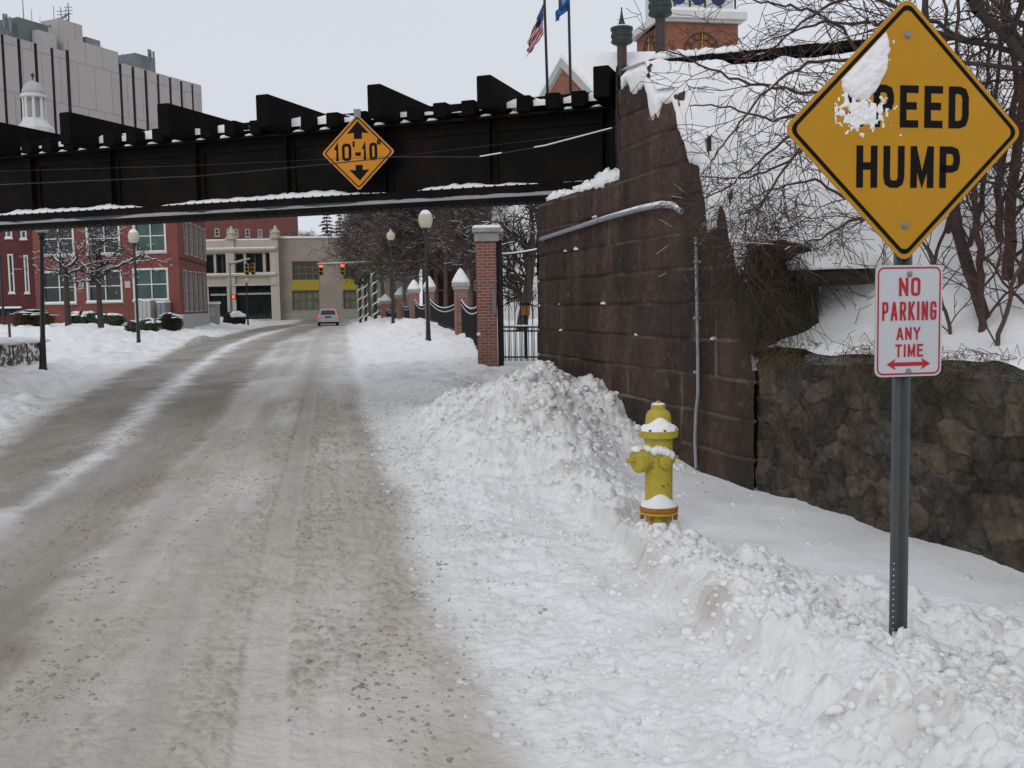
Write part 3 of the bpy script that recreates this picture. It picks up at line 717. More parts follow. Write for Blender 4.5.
for i in range(len(outs)):
    a, c = outs[i], (outs[i-1] if i else outs[0]+.45)
    for k in range(0, 4):
        tt = a+(c-a)*(k+.5)/4; p = bl(tt, -.12)
        if random.random() < .85: b.blob((p[0], p[1], ZT+.036), .07+.03*random.random(), .06, .035+.02*random.random(), i*7+k, .2, low=-.05)
        p = bl(tt, .05)
        if random.random() < .5: b.blob((p[0], p[1], ZT+.12), .1, .1, .12+.05*random.random(), i*7+k+50, .25, low=-.1)
o = b.build('snow_clump', m_snow, br, True); o['kind'] = 'stuff'

# cables slung along the bridge
def cable(pts, r, nm='cable', snow=False, label=None, m=m_black):
    b = MB(); b.path(pts, [r]*len(pts), 5); o = b.build(nm, m)
    tag(o, label, 'cable')
    if snow:
        s_ = MB(); 
        for a, c in snow: 
            q = [np.array(p)+np.array([0, -.006, r*.9]) for p in pts[a:c]]; s_.path(q, [r*1.05]*len(q), 5)
        s_.build('snow_cap', m_snow, o)
    return o
def span(pix, Yl, Yr):
    out = []
    for i in range(len(pix)-1):
        for k in range(6):
            f = k/6; px = pix[i][0]*(1-f)+pix[i+1][0]*f; py = pix[i][1]*(1-f)+pix[i+1][1]*f
            w = (px-pix[0][0])/(pix[-1][0]-pix[0][0]); iy = (1-w)/Yl+w/Yr; out.append(at(px, py, 1/iy))
    out.append(at(*pix[-1], Yr)); return out
cable(span([(-30, 186), (200, 176), (330, 164), (395, 157), (480, 157), (545, 146), (625, 125)], 16.6, 12.9), .008, snow=[(24, 27), (29, 36)], label='thick cable lined with snow rising across the bridge girder to the abutment')
cable(span([(-30, 172), (180, 166), (400, 156), (622, 130)], 16.7, 12.95), .0035, label='thin upper cable slung across the dark girder')

# ------------------------------------------------------------------ signs
FONT = None
def text_mesh(txt, h, w=None, bold=.0, sp=1.0):
    c = bpy.data.curves.new('t', 'FONT'); c.body = txt; c.size = 1; c.offset = bold; c.space_character = sp; c.resolution_u = 6; c.fill_mode = 'FRONT'
    o = bpy.data.objects.new('t', c); COL.objects.link(o)
    dg = bpy.context.evaluated_depsgraph_get(); me = bpy.data.meshes.new_from_object(o.evaluated_get(dg))
    V = np.array([v.co[:] for v in me.vertices]); F = [tuple(p.vertices) for p in me.polygons]
    bpy.data.objects.remove(o); bpy.data.meshes.remove(me)
    lo, hi = V.min(0), V.max(0); V = V-(lo+hi)/2
    sy = h/(hi[1]-lo[1]); sx = sy if w is None else w/(hi[0]-lo[0]); V[:, 0] *= sx; V[:, 1] *= sy
    return V, F
class Plate:
    """a flat sign in space: O centre, Tn horizontal tangent, Un up, Nn to the reader"""
    def __init__(s, O, yaw, tilt=0):
        s.O = np.array(O, float); s.T = np.array([math.cos(yaw), math.sin(yaw), 0]); s.N = np.array([math.sin(yaw), -math.cos(yaw), 0]); s.U = np.array([0, 0, 1.])
        if tilt: s.T, s.U = s.T*math.cos(tilt)+s.U*math.sin(tilt), s.U*math.cos(tilt)-s.T*math.sin(tilt)
    def p(s, x, y, n=0): return s.O+s.T*x+s.U*y+s.N*n
    def poly(s, pts, n0, n1, nm, m, par):
        b = MB(); b.prism([s.p(x, y, n0) for x, y in pts], s.N*(n1-n0)); return b.build(nm, m, par)
    def ring(s, outer, inner, n0, nm, m, par):
        k = len(outer); V = [s.p(x, y, n0) for x, y in outer]+[s.p(x, y, n0) for x, y in inner]
        F = [(i, (i+1) % k, k+(i+1) % k, k+i) for i in range(k)]; return mesh_obj(nm, np.array(V), F, m, par)
    def text(s, txt, x, y, h, w, n, nm, m, par, bold=.0, sp=1.0):
        V, F = text_mesh(txt, h, w, bold, sp); V = np.array([s.p(x+v[0], y+v[1], n) for v in V]); return mesh_obj(nm, V, F, m, par)
def rpoly(pts, r, k=5):
    out = []; n = len(pts)
    for i in range(n):
        p = np.array(pts[i], float); a = np.array(pts[i-1], float)-p; c = np.array(pts[(i+1) % n], float)-p; a /= np.linalg.norm(a); c /= np.linalg.norm(c)
        ang = math.acos(np.clip(a@c, -1, 1)); d = r/math.tan(ang/2); ctr = p+(a+c)/np.linalg.norm(a+c)*r/math.sin(ang/2)
        s0 = p+a*d-ctr; s1 = p+c*d-ctr
        for q in range(k+1):
            v = s0*(1-q/k)+s1*q/k; v = v/np.linalg.norm(v)*r; out.append(tuple(ctr+v))
    return out
def dia(hh): return [(0, hh), (-hh, 0), (0, -hh), (hh, 0)]
def bolt(pl, x, y, par, r=.011):
    b = MB(); b.lathe([(r*1.5, 0), (r*1.5, .002), (r, .004), (r, .009), (r*.6, .011)], pl.p(x, y, .003), 8, pl.N); return b.build('bolt', m_gal, par, False)

YS = 4.18; yaw = math.radians(10.5)
cs = at(905.5, 131, YS); pz = gz(cs[0], YS+.06)
sp_ = empty('sign_post', (cs[0], YS+.04, pz), 'dark perforated steel channel post holding the two signs, standing in snow', 'sign post')
pl = Plate(cs, yaw)
# U channel
prof = [(-.042, 0), (-.030, 0), (-.016, -.028), (.016, -.028), (.030, 0), (.042, 0), (.042, -.004), (.027, -.004), (.013, -.033), (-.013, -.033), (-.027, -.004), (-.042, -.004)]
pl2 = Plate((cs[0], YS, 0), yaw)
b = MB(); z0 = pz-.2; z1 = cs[2]+.42
b.prism([pl2.p(x, 0, y-.004)+np.array([0, 0, z0]) for x, y in prof], (0, 0, z1-z0)); b.build('channel', m_post, sp_)
b = MB()
for k in range(13):
    z = pz+.08+k*.026; c = pl2.p(-.020, 0, -.013)+np.array([0, 0, z]); b.lathe([(.0035, 0), (.0033, .0015)], c, 6, pl.N*.8-pl.T*.5)
o = b.build('punched_hole', mat('snow seen through hole', (.7, .7, .72), .9, .1), sp_); o['kind'] = 'stuff'
b = MB(); b.blob((cs[0]+.005, YS-.03, pz+.0), .055, .04, .12, 3, .25, low=-.3); b.blob((cs[0]+.07, YS+.05, pz), .16, .12, .05, 5, .2, low=-.3); b.build('snow_cap', m_snow, sp_, True)
# speed hump sign
sg = empty('warning_sign', tuple(cs), 'large amber diamond sign reading SPEED HUMP with snow stuck to its left', 'sign')
H = .539*1.0
pl.poly(rpoly(dia(H), .04), -.0015, .0015, 'panel', m_alu, sg)
pl.poly(rpoly(dia(H-.001), .04), .0016, .003, 'face_sheet', m_signy, sg)
pl.ring(rpoly(dia(H-.022), .034, 6), rpoly(dia(H-.045), .028, 6), .0042, 'border', m_ink, sg)
o = pl.poly(rpoly(dia(H+.0012), .041), -.0012, .0012, 'edge', m_edge, sg)
S1 = 1/230*2*.523*1.0
pxm = 2*(H-.0166)/230
# lettering: narrow rounded strokes
def letters(pl, txt, x0, x1, yc, h, n, nm, m, par, sw):
    """condensed road lettering between x0 and x1"""
    L_ = {
     'S': ([[(1, .80), (.97, .93), (.75, 1), (.25, 1), (.03, .93), (0, .78), (.05, .62), (.5, .5), (.95, .4), (1, .24), (.97, .07), (.75, 0), (.25, 0), (.03, .07), (0, .22)]], .86),
     'P': ([[(0, 0), (0, 1), (.62, 1), (.9, .95), (1, .8), (1, .65), (.9, .5), (.62, .45), (0, .45)]], .84),
     'E': ([[(1, 1), (0, 1), (0, 0), (1, 0)], [(0, .52), (.85, .52)]], .74),
     'D': ([[(0, 0), (0, 1), (.55, 1), (.85, .95), (1, .78), (1, .22), (.85, .05), (.55, 0), (0, 0)]], .86),
     'H': ([[(0, 0), (0, 1)], [(1, 0), (1, 1)], [(0, .52), (1, .52)]], .84),
     'U': ([[(0, 1), (0, .22), (.08, .06), (.3, 0), (.7, 0), (.92, .06), (1, .22), (1, 1)]], .86),
     'M': ([[(0, 0), (0, 1)], [(1, 0), (1, 1)], [(.04, .95), (.5, .12), (.96, .95)]], 1.0),
     'N': ([[(0, 0), (0, 1)], [(1, 0), (1, 1)], [(.04, .95), (.96, .05)]], .86),
     'O': ([[(.3, 1), (.08, .95), (0, .8), (0, .2), (.08, .05), (.3, 0), (.7, 0), (.92, .05), (1, .2), (1, .8), (.92, .95), (.7, 1), (.3, 1)]], .86),
     'A': ([[(0, 0), (.44, .98)], [(1, 0), (.56, .98)], [(.18, .28), (.82, .28)]], .98),
     'R': ([[(0, 0), (0, 1), (.62, 1), (.9, .95), (1, .8), (1, .66), (.9, .52), (.62, .47), (0, .47)], [(.55, .47), (1, 0)]], .86),
     'K': ([[(0, 0), (0, 1)], [(1, 1), (0, .38)], [(.3, .55), (1, 0)]], .88),
     'I': ([[(.5, 0), (.5, 1)]], .05),
     'G': ([[(1, .78), (.92, .95), (.7, 1), (.3, 1), (.08, .95), (0, .8), (0, .2), (.08, .05), (.3, 0), (.7, 0), (.92, .05), (1, .2), (1, .47), (.55, .47)]], .86),
     'Y': ([[(0, 1), (.5, .5), (1, 1)], [(.5, .5), (.5, 0)]], .96),
     'T': ([[(0, 1), (1, 1)], [(.5, 1), (.5, 0)]], .84),
     '1': ([[(.0, .78), (.6, 1), (.6, 0)]], .30),
     '0': ([[(.3, 1), (.08, .95), (0, .8), (0, .2), (.08, .05), (.3, 0), (.7, 0), (.92, .05), (1, .2), (1, .8), (.92, .95), (.7, 1), (.3, 1)]], .80),
     '-': ([[(0, .42), (1, .42)]], .35),
     "'": ([[(.5, 1), (.4, .78)]], .05),
     '"': ([[(.2, 1), (.1, .78)], [(.9, 1), (.8, .78)]], .25),
    }
    gap = 1.0
    tot = sum(L_[c][1] for c in txt); k = len(txt); W_ = x1-x0
    g_ = .30 if k > 1 else 0
    unit = (W_-sw)/(tot+g_*(k-1)) if True else 0
    gapw = unit*g_+0; x = x0+sw/2
    # spacing must clear the stroke width
    need = sw*1.9
    if k > 1 and gapw < need:
        gapw = need; unit = (W_-sw-gapw*(k-1))/tot
    o_all = []
    V = []; F = []; lay = 0
    for ch in txt:
        strokes, wd = L_[ch]; w = wd*unit
        for st in strokes:
            P = [np.array([x+a*w, yc-h/2+sw/2+c*(h-sw)]) for a, c in st]
            closed = np.allclose(P[0], P[-1]); n_ = len(P); nn = n+lay*.00012; lay += 1
            if closed: P = P[:-1]; n_ -= 1
            Lp, Rp = [], []
            for i in range(n_):
                pv = P[i-1] if (i > 0 or closed) else None; nx = P[(i+1) % n_] if (i < n_-1 or closed) else None
                d1 = (P[i]-pv)/np.linalg.norm(P[i]-pv) if pv is not None else None
                d2 = (nx-P[i])/np.linalg.norm(nx-P[i]) if nx is not None else None
                d1 = d2 if d1 is None else d1; d2 = d1 if d2 is None else d2
                t_ = d1+d2; t_ = t_/np.linalg.norm(t_); nrm = np.array([-t_[1], t_[0]]); cosh = max(.42, nrm@np.array([-d1[1], d1[0]]))
                e = np.zeros(2)
                if not closed and i == 0: e = -d2*sw/2
                if not closed and i == n_-1: e = d1*sw/2
                Lp.append(P[i]+e+nrm*sw/2/cosh); Rp.append(P[i]+e-nrm*sw/2/cosh)
            b0 = len(V); V += [pl.p(*q, nn) for q in Lp]+[pl.p(*q, nn) for q in Rp]
            m_ = n_ if closed else n_-1
            F += [(b0+i, b0+n_+i, b0+n_+(i+1) % n_, b0+(i+1) % n_) for i in range(m_)]
        x += w+gapw
    return mesh_obj(nm, np.array(V), F, m, par)
def PX(px): return (px-905.5)*pxm
def PY(py): return -(py-131+.02*0)*(4.18/1000)*1.0
letters(pl, 'SPEED', PX(847), PX(968), PY(107.5), .170, .0044, 'lettering', m_ink, sg, .030)
letters(pl, 'HUMP', PX(857), PX(960), PY(166), .170, .0044, 'lettering', m_ink, sg, .030)
bolt(pl, 0, .385, sg); bolt(pl, 0, -.385, sg)
# snow stuck on the face
def stuck(pl, fn, x0, x1, y0, y1, n0, nm, par, res=.004, thick=.03):
    xs = np.arange(x0, x1, res); ys = np.arange(y0, y1, res); XX, YY = np.meshgrid(xs, ys); th = fn(XX, YY)
    V = np.stack([pl.O[i]+pl.T[i]*XX+pl.U[i]*YY+pl.N[i]*(n0+np.maximum(th, -.004)) for i in range(3)], -1).reshape(-1, 3); n = len(xs)
    i0 = (np.arange(len(ys)-1)[:, None]*n+np.arange(n-1)[None, :]); F = np.stack([i0, i0+1, i0+n+1, i0+n], -1).reshape(-1, 4)
    t_ = th.reshape(-1); F = F[(t_[F] > 0).any(axis=1)]
    return mesh_obj(nm, V, F, m_snow, par, True)
def patch(X_, Y_):
    # elongated lobe leaning right with crumbs underneath
    a = math.radians(-19); cx, cy = PX(866), PY(65)
    u_ = (X_-cx)*math.cos(a)+(Y_-cy)*math.sin(a); v_ = -(X_-cx)*math.sin(a)+(Y_-cy)*math.cos(a)
    w_ = .088*(1-.22*ss(.03, .17, v_))
    f = 1-(np.abs(u_)/w_)**2.4-(np.abs(v_)/.160)**3.2+.22*fbm(X_, Y_, .05, 3, 3)
    body = .026*np.sqrt(np.clip(f, 0, 1))+.006*fbm(X_, Y_, .02, 3, 5)-.004*(f < .02)
    g2 = np.exp(-((X_-PX(863))/.115)**2-((Y_-PY(115))/.075)**2)
    cr_ = np.maximum(lumps(X_+3, Y_+3, .022, 1.0, 5), lumps(X_+7, Y_+3, .014, 1.0, 15))*.7-.0055+.0095*g2-.006*(g2 < .2)
    cr_ = np.where(vn(X_*60, Y_*60, 2)+g2*.8 < .85, -.004, cr_)
    edge = (np.abs(X_)+np.abs(Y_) > H-.05)
    return np.where(edge, -.004, np.maximum(body, cr_))
stuck(pl, patch, PX(835), PX(905), PY(145), PY(28), .0045, 'snow_patch', sg)
# parking sign
ps = empty('parking_sign', tuple(at(908.5, 321, YS)), 'small white and red NO PARKING ANY TIME plate under the diamond sign', 'sign')
pp = Plate(at(908.5, 321, YS), yaw); w2, h2 = .1525, .232
R4 = [(-w2, h2), (-w2, -h2), (w2, -h2), (w2, h2)]
pp.poly(rpoly(R4, .03), -.0015, .0015, 'panel', m_alu, ps); pp.poly(rpoly([(a*.996, c*.997) for a, c in R4], .03), .0016, .0028, 'face_sheet', m_signw, ps)
R5 = lambda d: [(-w2+d, h2-d), (-w2+d, -h2+d), (w2-d, -h2+d), (w2-d, h2-d)]
pp.ring(rpoly(R5(.008), .027, 6), rpoly(R5(.015), .021, 6), .004, 'border', m_red, ps)
q = 2*w2/67.
def QX(px): return (px-908.5)*q
def QY(py): return -(py-321)*.00418
letters(pp, 'NO', QX(898), QX(919.5), QY(287), .077, .0042, 'lettering', m_red, ps, .013)
letters(pp, 'PARKING', QX(881.5), QX(936), QY(311), .078, .0042, 'lettering', m_red, ps, .0108)
letters(pp, 'ANY', QX(896), QX(920), QY(333.5), .053, .0042, 'lettering', m_red, ps, .009)
letters(pp, 'TIME', QX(895), QX(923), QY(350.5), .054, .0042, 'lettering', m_red, ps, .009)
ax, ay = .100, QY(364)
pp.poly([(-ax, ay), (-ax+.042, ay+.024), (-ax+.034, ay+.008), (ax-.034, ay+.008), (ax-.042, ay+.024), (ax, ay), (ax-.042, ay-.024), (ax-.034, ay-.008), (-ax+.034, ay-.008), (-ax+.042, ay-.024)][::-1], .0040, .0044, 'arrow', m_red, ps)
bolt(pp, 0, .195, ps, .009); bolt(pp, 0, -.21, ps, .009)
# clearance sign on the bridge
tS = tx(356.5, -.36); pS = bl(tS, -.36)
zc = topz(pS[0], pS[1], 152.5)
cl = empty('clearance_sign', (pS[0], pS[1], zc), "orange diamond sign reading 10'-10\" with arrows hung on the bridge girder", 'sign')
pc = Plate((pS[0], pS[1], zc), math.radians(-8), -.004); hc = .541
pc.poly(rpoly(dia(hc), .04), -.0025, .0015, 'panel', m_alu, cl); pc.poly(rpoly(dia(hc-.003), .04), .0016, .003, 'face_sheet', m_signo, cl)
pc.ring(rpoly(dia(hc-.035), .034, 6), rpoly(dia(hc-.058), .028, 6), .006, 'border', m_ink, cl)
k_ = .01475
def CX(px): return (px-356.8)*k_
def CY(py): return -(py-152.5)*k_
letters(pc, "10", CX(333), CX(350.0), CY(152), .245, .006, 'lettering', m_ink, cl, .040)
letters(pc, "-", CX(354), CX(359.5), CY(153), .245, .006, 'lettering', m_ink, cl, .05)
letters(pc, "10", CX(361), CX(376), CY(152), .245, .006, 'lettering', m_ink, cl, .040)
letters(pc, "'", CX(351.5), CX(353.5), CY(150), .245, .006, 'lettering', m_ink, cl, .03)
letters(pc, '"', CX(375.5), CX(380), CY(149), .245, .006, 'lettering', m_ink, cl, .024)
pc.poly([(CX(357), CY(122.5)), (CX(346), CY(134.5)), (CX(353), CY(133.5)), (CX(353), CY(139.5)), (CX(361), CY(139.5)), (CX(361), CY(133.5)), (CX(368), CY(134.5))], .0045, .006, 'arrow', m_ink, cl)
pc.poly([(CX(358), CY(179.5)), (CX(367.5), CY(169)), (CX(361), CY(169.5)), (CX(361), CY(164.5)), (CX(354), CY(164.5)), (CX(354), CY(169.5)), (CX(347.5), CY(169))], .0045, .006, 'arrow', m_ink, cl)
for z in (.30, -.30): 
    b = MB(); c = pc.p(0, z, -.003); b.tube(c, c+np.array([nb[0], nb[1], 0])*.34, .02, .02, 6); b.build('bracket', m_iron, cl)
b = MB(); c = pc.p(0, hc+.02, .0); b.box(c[0]-.05, c[0]+.05, c[1]-.01, c[1]+.01, c[2]-.06, c[2]+.05); b.build('clip', m_gal, cl)

# ------------------------------------------------------------------ hydrant
hp = gnd(659, 527, .17); hx, hy = hp[0], hp[1]; hz = gz(hx, hy)-.02
hy_ = empty('fire_hydrant', (hx, hy, hz), 'yellow fire hydrant with snow on its bonnet standing beside the plowed ridge', 'hydrant')
ztop = topz(hx, hy, 402); s = (ztop-.16)/.80       # photo proportions: 0.80 m above the snow
def Z(py): return topz(hx, hy, py)
u = hy/1000
lz = lambda py: Z(py)
b = MB(); b.lathe([(13.5*u, hz-.3-0), (13.5*u, lz(513)), (13.6*u, lz(512))], (hx, hy, 0), 28)
autosmooth(b.build('lower_barrel', m_hyd, hy_))
b = MB(); b.lathe([(13*u, lz(514)), (19*u, lz(513)), (19.2*u, lz(510.5)), (17*u, lz(510))], (hx, hy, 0), 28); autosmooth(b.build('lower_flange', m_hyd, hy_))
b = MB(); b.lathe([(16*u, lz(509.9)), (19.4*u, lz(509.6)), (19.4*u, lz(505.2)), (16*u, lz(505))], (hx, hy, 0), 28); autosmooth(b.build('upper_flange', mat('orange rusty flange paint', (.42, .17, .02), .7, .3, .05, c2=(.30, .09, .02)), hy_))
b = MB(); b.lathe([(14.5*u, lz(505)), (14*u, lz(501)), (13.7*u, lz(497)), (14*u, lz(470)), (14.2*u, lz(440)), (14.4*u, lz(436))], (hx, hy, 0), 32); autosmooth(b.build('barrel', m_hyd, hy_))
b = MB(); b.lathe([(14*u, lz(437)), (19.6*u, lz(436.5)), (20*u, lz(433)), (20*u, lz(430)), (18*u, lz(429))], (hx, hy, 0), 32); autosmooth(b.build('bonnet_flange', m_hyd, hy_))
b = MB(); b.lathe([(17*u, lz(429.2)), (15*u, lz(428)), (13.2*u, lz(425)), (12.8*u, lz(419)), (12.4*u, lz(415)), (10.8*u, lz(411.5)), (8*u, lz(409.6)), (7.3*u, lz(409)), (7.3*u, lz(405)), (6.5*u, lz(404.4)), (3*u, lz(404))], (hx, hy, 0), 28); autosmooth(b.build('bonnet', m_hyd, hy_))
b = MB(); b.lathe([(2.6*u, lz(404.3)), (2.4*u, lz(401.2)), (1.5*u, lz(400.8))], (hx, hy, 0), 5); b.build('operating_nut', m_hyd, hy_)
for k in range(8):
    b = MB(); a = k*PI/4+.2; b.lathe([(.014, 0), (.014, .02), (.008, .024)], (hx+18*u*math.cos(a), hy+18*u*math.sin(a), lz(514.5)-.02), 6); b.build('flange_bolt', m_rust, hy_); b = MB(); b.lathe([(.012, 0), (.012, .012)], (hx+18*u*math.cos(a), hy+18*u*math.sin(a), lz(429.6)), 6); b.build('flange_bolt', m_rust, hy_)
def nozzle(dirv, zc, r, L_, name='nozzle_cap'):
    d = np.array([dirv[0], dirv[1], 0.]); d /= np.linalg.norm(d); c = np.array([hx, hy, zc])
    b = MB(); b.lathe([(r*.82, 0), (r*.82, L_*.62), (r*.95, L_*.64)], c, 24, d); autosmooth(b.build('nozzle', m_hyd, hy_))
    b = MB(); b.lathe([(r*1.0, L_*.63), (r*1.08, L_*.66), (r*1.08, L_*.86), (r*.9, L_*.93), (r*.45, L_*.95)], c, 24, d); k = autosmooth(b.build(name, m_hyd, hy_))
    b = MB(); b.lathe([(r*.22, L_*.94), (r*.22, L_*1.22), (r*.15, L_*1.25)], c, 5, d); b.build('cap_nut', m_hyd, k)
nozzle((-1, -.42), lz(458), .076, .185)
nozzle((.25, -1), lz(460), .038, .13)
nozzle((1, .3), lz(458), .04, .11)
# snow on the hydrant
b = MB(); b.lathe([(6.6*u, lz(404.6)), (6.9*u, lz(403.8)), (4*u, lz(402.8))], (hx, hy, 0), 16); b.build('snow_cap', m_snow, hy_, True)
def hsnow(rin, rout, zb, zt, peak, a0, da, seed, nm='snow_collar'):
    """ring of snow lying on a flange, piled highest against the barrel at angle a0"""
    A_ = np.linspace(0, 2*PI, 48); Rr = np.linspace(0, 1, 8); AA, RR = np.meshgrid(A_, Rr)
    up = zt+peak*np.exp(-((np.angle(np.exp(1j*(AA-a0))))/da)**2)
    zz = zb+(up-zb)*(1-RR)**1.5+(.012)*np.sin(PI*np.clip(RR, 0, 1))
    rr = rin+(rout-rin)*RR+.004*fbm(AA*.3, RR, .4, 2, seed); zz = np.where(RR >= 1, zb-.004, zz+.006)
    V = np.stack([hx+rr*np.cos(AA), hy+rr*np.sin(AA), zz], -1).reshape(-1, 3)
    i0 = (np.arange(7)[:, None]*48+np.arange(47)[None, :]); F = np.stack([i0, i0+1, i0+49, i0+48], -1).reshape(-1, 4)
    return mesh_obj(nm, V, F, m_snow, hy_, True)
hsnow(12.0*u, 19.8*u, lz(429.5), lz(425), .055, -PI/2, .8, 1)
hsnow(13.4*u, 19.0*u, lz(505), lz(500.5), .055, -PI/2, .75, 2)
d = np.array([-1, -.42, 0]); d /= np.linalg.norm(d)
b = MB(); c = np.array([hx, hy, lz(446.5)])
for k in range(9):
    f = k/8; p = c+d*(.03+.13*f); b.blob((p[0], p[1], p[2]-.012+.006*math.sin(f*7)), .035, .05, .032-.008*f, k, .1, 12, 8)
for k in range(7):
    a = -PI/2+(k-2)*.22; b.blob((hx+14.5*u*math.cos(a), hy+14.5*u*math.sin(a), lz(447+abs(k-1.5)*1.6)), .024, .024, .028, k+20, .15, 10, 8, low=-1)
b.build('nozzle_snow', m_snow, hy_, True)

# ------------------------------------------------------------------ conduits on the wall
def on_wall(px, py, d=-.05):
    """point of the photographed wall plane seen at this pixel"""
    n = np.array([.31, 1*0+0, 0])  # plane X + .31 Y = 4.40 (+ d)
    r = ray(px, py); t_ = (4.40+d*CO-EYE[0]-.31*EYE[1])/(r[0]+.31*r[1]); return EYE+r*t_
pts = [on_wall(x, y, -.07) for x, y in ((696, 237), (697, 300), (698, 360), (698, 395), (696, 412), (695, 440), (696, 468))]
b = MB(); b.path(pts, [.0155]*len(pts), 8); o = autosmooth(b.build('conduit', m_pipe)); tag(o, 'thin grey conduit running straight down the brownstone wall behind the hydrant', 'pipe')
for y in (262, 318, 372): 
    b = MB(); p = on_wall(697, y, -.055); b.box(p[0]-.03, p[0]+.03, p[1]-.03, p[1]+.03, p[2]-.012, p[2]+.012); b.build('clamp', m_pipe, o)
pts = [on_wall(x, y, -.08) for x, y in ((541, 239), (575, 228), (610, 217), (640, 209), (662, 205), (674, 206), (682, 212))]
b = MB(); b.path(pts, [.026]*len(pts), 8); o = autosmooth(b.build('conduit', m_pipe)); tag(o, 'slanting grey pipe with snow along its top crossing the abutment', 'pipe')
q_ = [np.array(p)+np.array([-.006, 0, .016]) for p in pts[1:]]; b = MB(); b.path(q_, [.006, .014, .02, .024, .022, .008], 8); b.build('snow_cap', m_snow, o, True)
# ------------------------------------------------------------------ lamps
def street_lamp(px, ytop, ybase, Y, label, kind='acorn', lean=0, wpole=.055):
    p = at(px, ybase, Y); x, y = p[0], Y; z0 = max(gz(x, y)-.05, 0) if True else p[2]
    z0 = min(z0, p[2]) if p[2] > 0 else z0
    zt = topz(x, y, ytop); H_ = zt-z0
    r = empty('street_lamp', (x, y, z0), label, 'street lamp', 'street lamps along the road')
    b = MB(); b.lathe([(wpole*1.8, 0), (wpole*1.8, .12), (wpole*1.5, .2), (wpole*1.3, .55), (wpole*1.2, .75), (wpole*1.1, .85), (wpole, 1.0), (wpole*.8, H_-.78), (wpole*1.3, H_-.76), (wpole*1.3, H_-.72), (wpole*.8, H_-.70)], (x, y, z0), 12)
    autosmooth(b.build('pole', m_black, r))
    g = H_-.62
    b = MB(); b.lathe([(wpole*.9, H_-.70), (.10, g-.03), (.125, g), (.125, g+.03)], (x, y, z0), 12); autosmooth(b.build('fitter', m_black, r))
    b = MB()
    if kind == 'acorn':
        b.lathe([(.11, g+.03), (.17, g+.12), (.205, g+.24), (.20, g+.32), (.15, g+.40), (.10, g+.43)], (x, y, z0), 16)
    else:
        b.lathe([(.11, g+.03), (.18, g+.10), (.225, g+.24), (.225, g+.36), (.20, g+.46), (.12, g+.55), (.03, g+.60)], (x, y, z0), 16)
    b.build('lamp_globe', m_globe, r, True)
    if kind == 'acorn':
        b = MB(); b.lathe([(.11, g+.425), (.10, g+.47), (.05, g+.50), (.035, g+.54), (.015, g+.57), (.006, g+.62)], (x, y, z0), 10); b.build('finial', m_globe, r, True)
    else:
        b = MB(); b.blob((x, y, z0+g+.40), .20, .20, .22, 3, .06, 14, 8, low=-.1); b.build('snow_cap', m_snow, r, True)
    if lean: r.rotation_euler = (0, lean, 0)
    return r
street_lamp(42.5, 209, 364, 25, 'leftmost near black street lamp, leaning slightly by the low stone wall', 'acorn', .045, .06)
street_lamp(138, 229, 328, 42, 'black street lamp with white globe in front of the brick office corner', 'snowy')
street_lamp(248, 277, 323, 90, 'far street lamp in front of the dark shop window', 'acorn')
street_lamp(304, 284, 318.5, 112, 'most distant small street lamp in front of the yellow panels', 'snowy')
street_lamp(393, 228, 320, 48, 'slim street lamp with pointed acorn globe beyond the fence pillars', 'acorn')
street_lamp(428.5, 209.5, 343, 32, 'tall street lamp with round snow topped globe before the iron fence', 'snowy')
p = at(4, 325, 58); x, y = p[0], 58; z0 = gz(x, y); b = MB(); b.lathe([(.08, 0), (.07, .6), (.045, topz(x, y, 259)-z0), (.12, topz(x, y, 258)-z0+.05), (.02, topz(x, y, 257)-z0+.25)], (x, y, z0), 8)
tag(b.build('lamp_post', m_black, None, True), 'thin dark post at the far left edge of the street', 'street lamp')

# ------------------------------------------------------------------ brick pillars, fence and gate
fence_pts = []
def cone_snow(b, x, y, z, w, h, seed=0):
    prof = [(w*.50, -.01), (w*.56, .04), (w*.50, h*.22), (w*.34, h*.55), (w*.16, h*.85), (w*.03, h)]
    b.lathe(prof, (x, y, z), 14)
def pillar(px, w_px, ytip, ycap, ybase, Y, label, dirv):
    p = at(px, ybase, Y); x, y = p[0], Y; z0 = gz(x, y)-.15; w = w_px*Y/1000
    zt = topz(x, y, ytip); zc = topz(x, y, ycap)
    r = empty('fence_pillar', (x, y, z0), label, 'pillar', 'brick fence pillars')
    d = np.array(dirv)/np.linalg.norm(dirv)
    b = MB(); b.fbox((x, y), d, -w/2, w/2, -w/2, w/2, z0, zc-.22); b.build('shaft', m_brickp, r)
    b = MB(); b.fbox((x, y), d, -w*.58, w*.58, -w*.58, w*.58, zc-.22, zc-.12); b.fbox((x, y), d, -w*.66, w*.66, -w*.66, w*.66, zc-.118, zc); b.build('cap', m_cap, r)
    b = MB(); cone_snow(b, x, y, zc, w*1.28, zt-zc); o = b.build('snow_cap', m_snow, r, True)
    fence_pts.append((x, y, z0, zc, w, d)); return r
dv = (-.16, 1)
pillar(462, 12.5, 268, 283, 345, 35, 'brick pillar with tall snow cone right of the tall street lamp', dv)
pillar(430.5, 9, 276, 287.5, 333, 49, 'brick pillar with snow cone hidden partly behind the tall street lamp', dv)
pillar(415, 9.5, 279.5, 289.5, 326, 58, 'third brick pillar with a snow cone from the gate', dv)
pillar(402, 10, 287, 295, 322, 68, 'fourth snow capped brick pillar from the gate, right of the slim lamp', dv)
pillar(386, 9, 294, 301, 320, 80, 'fifth snow capped brick pillar from the gate, left of the slim lamp', dv)
pillar(380, 7, 297.5, 303, 319.5, 87, 'farthest small brick pillar with a snow cap at the end of the fence', dv)
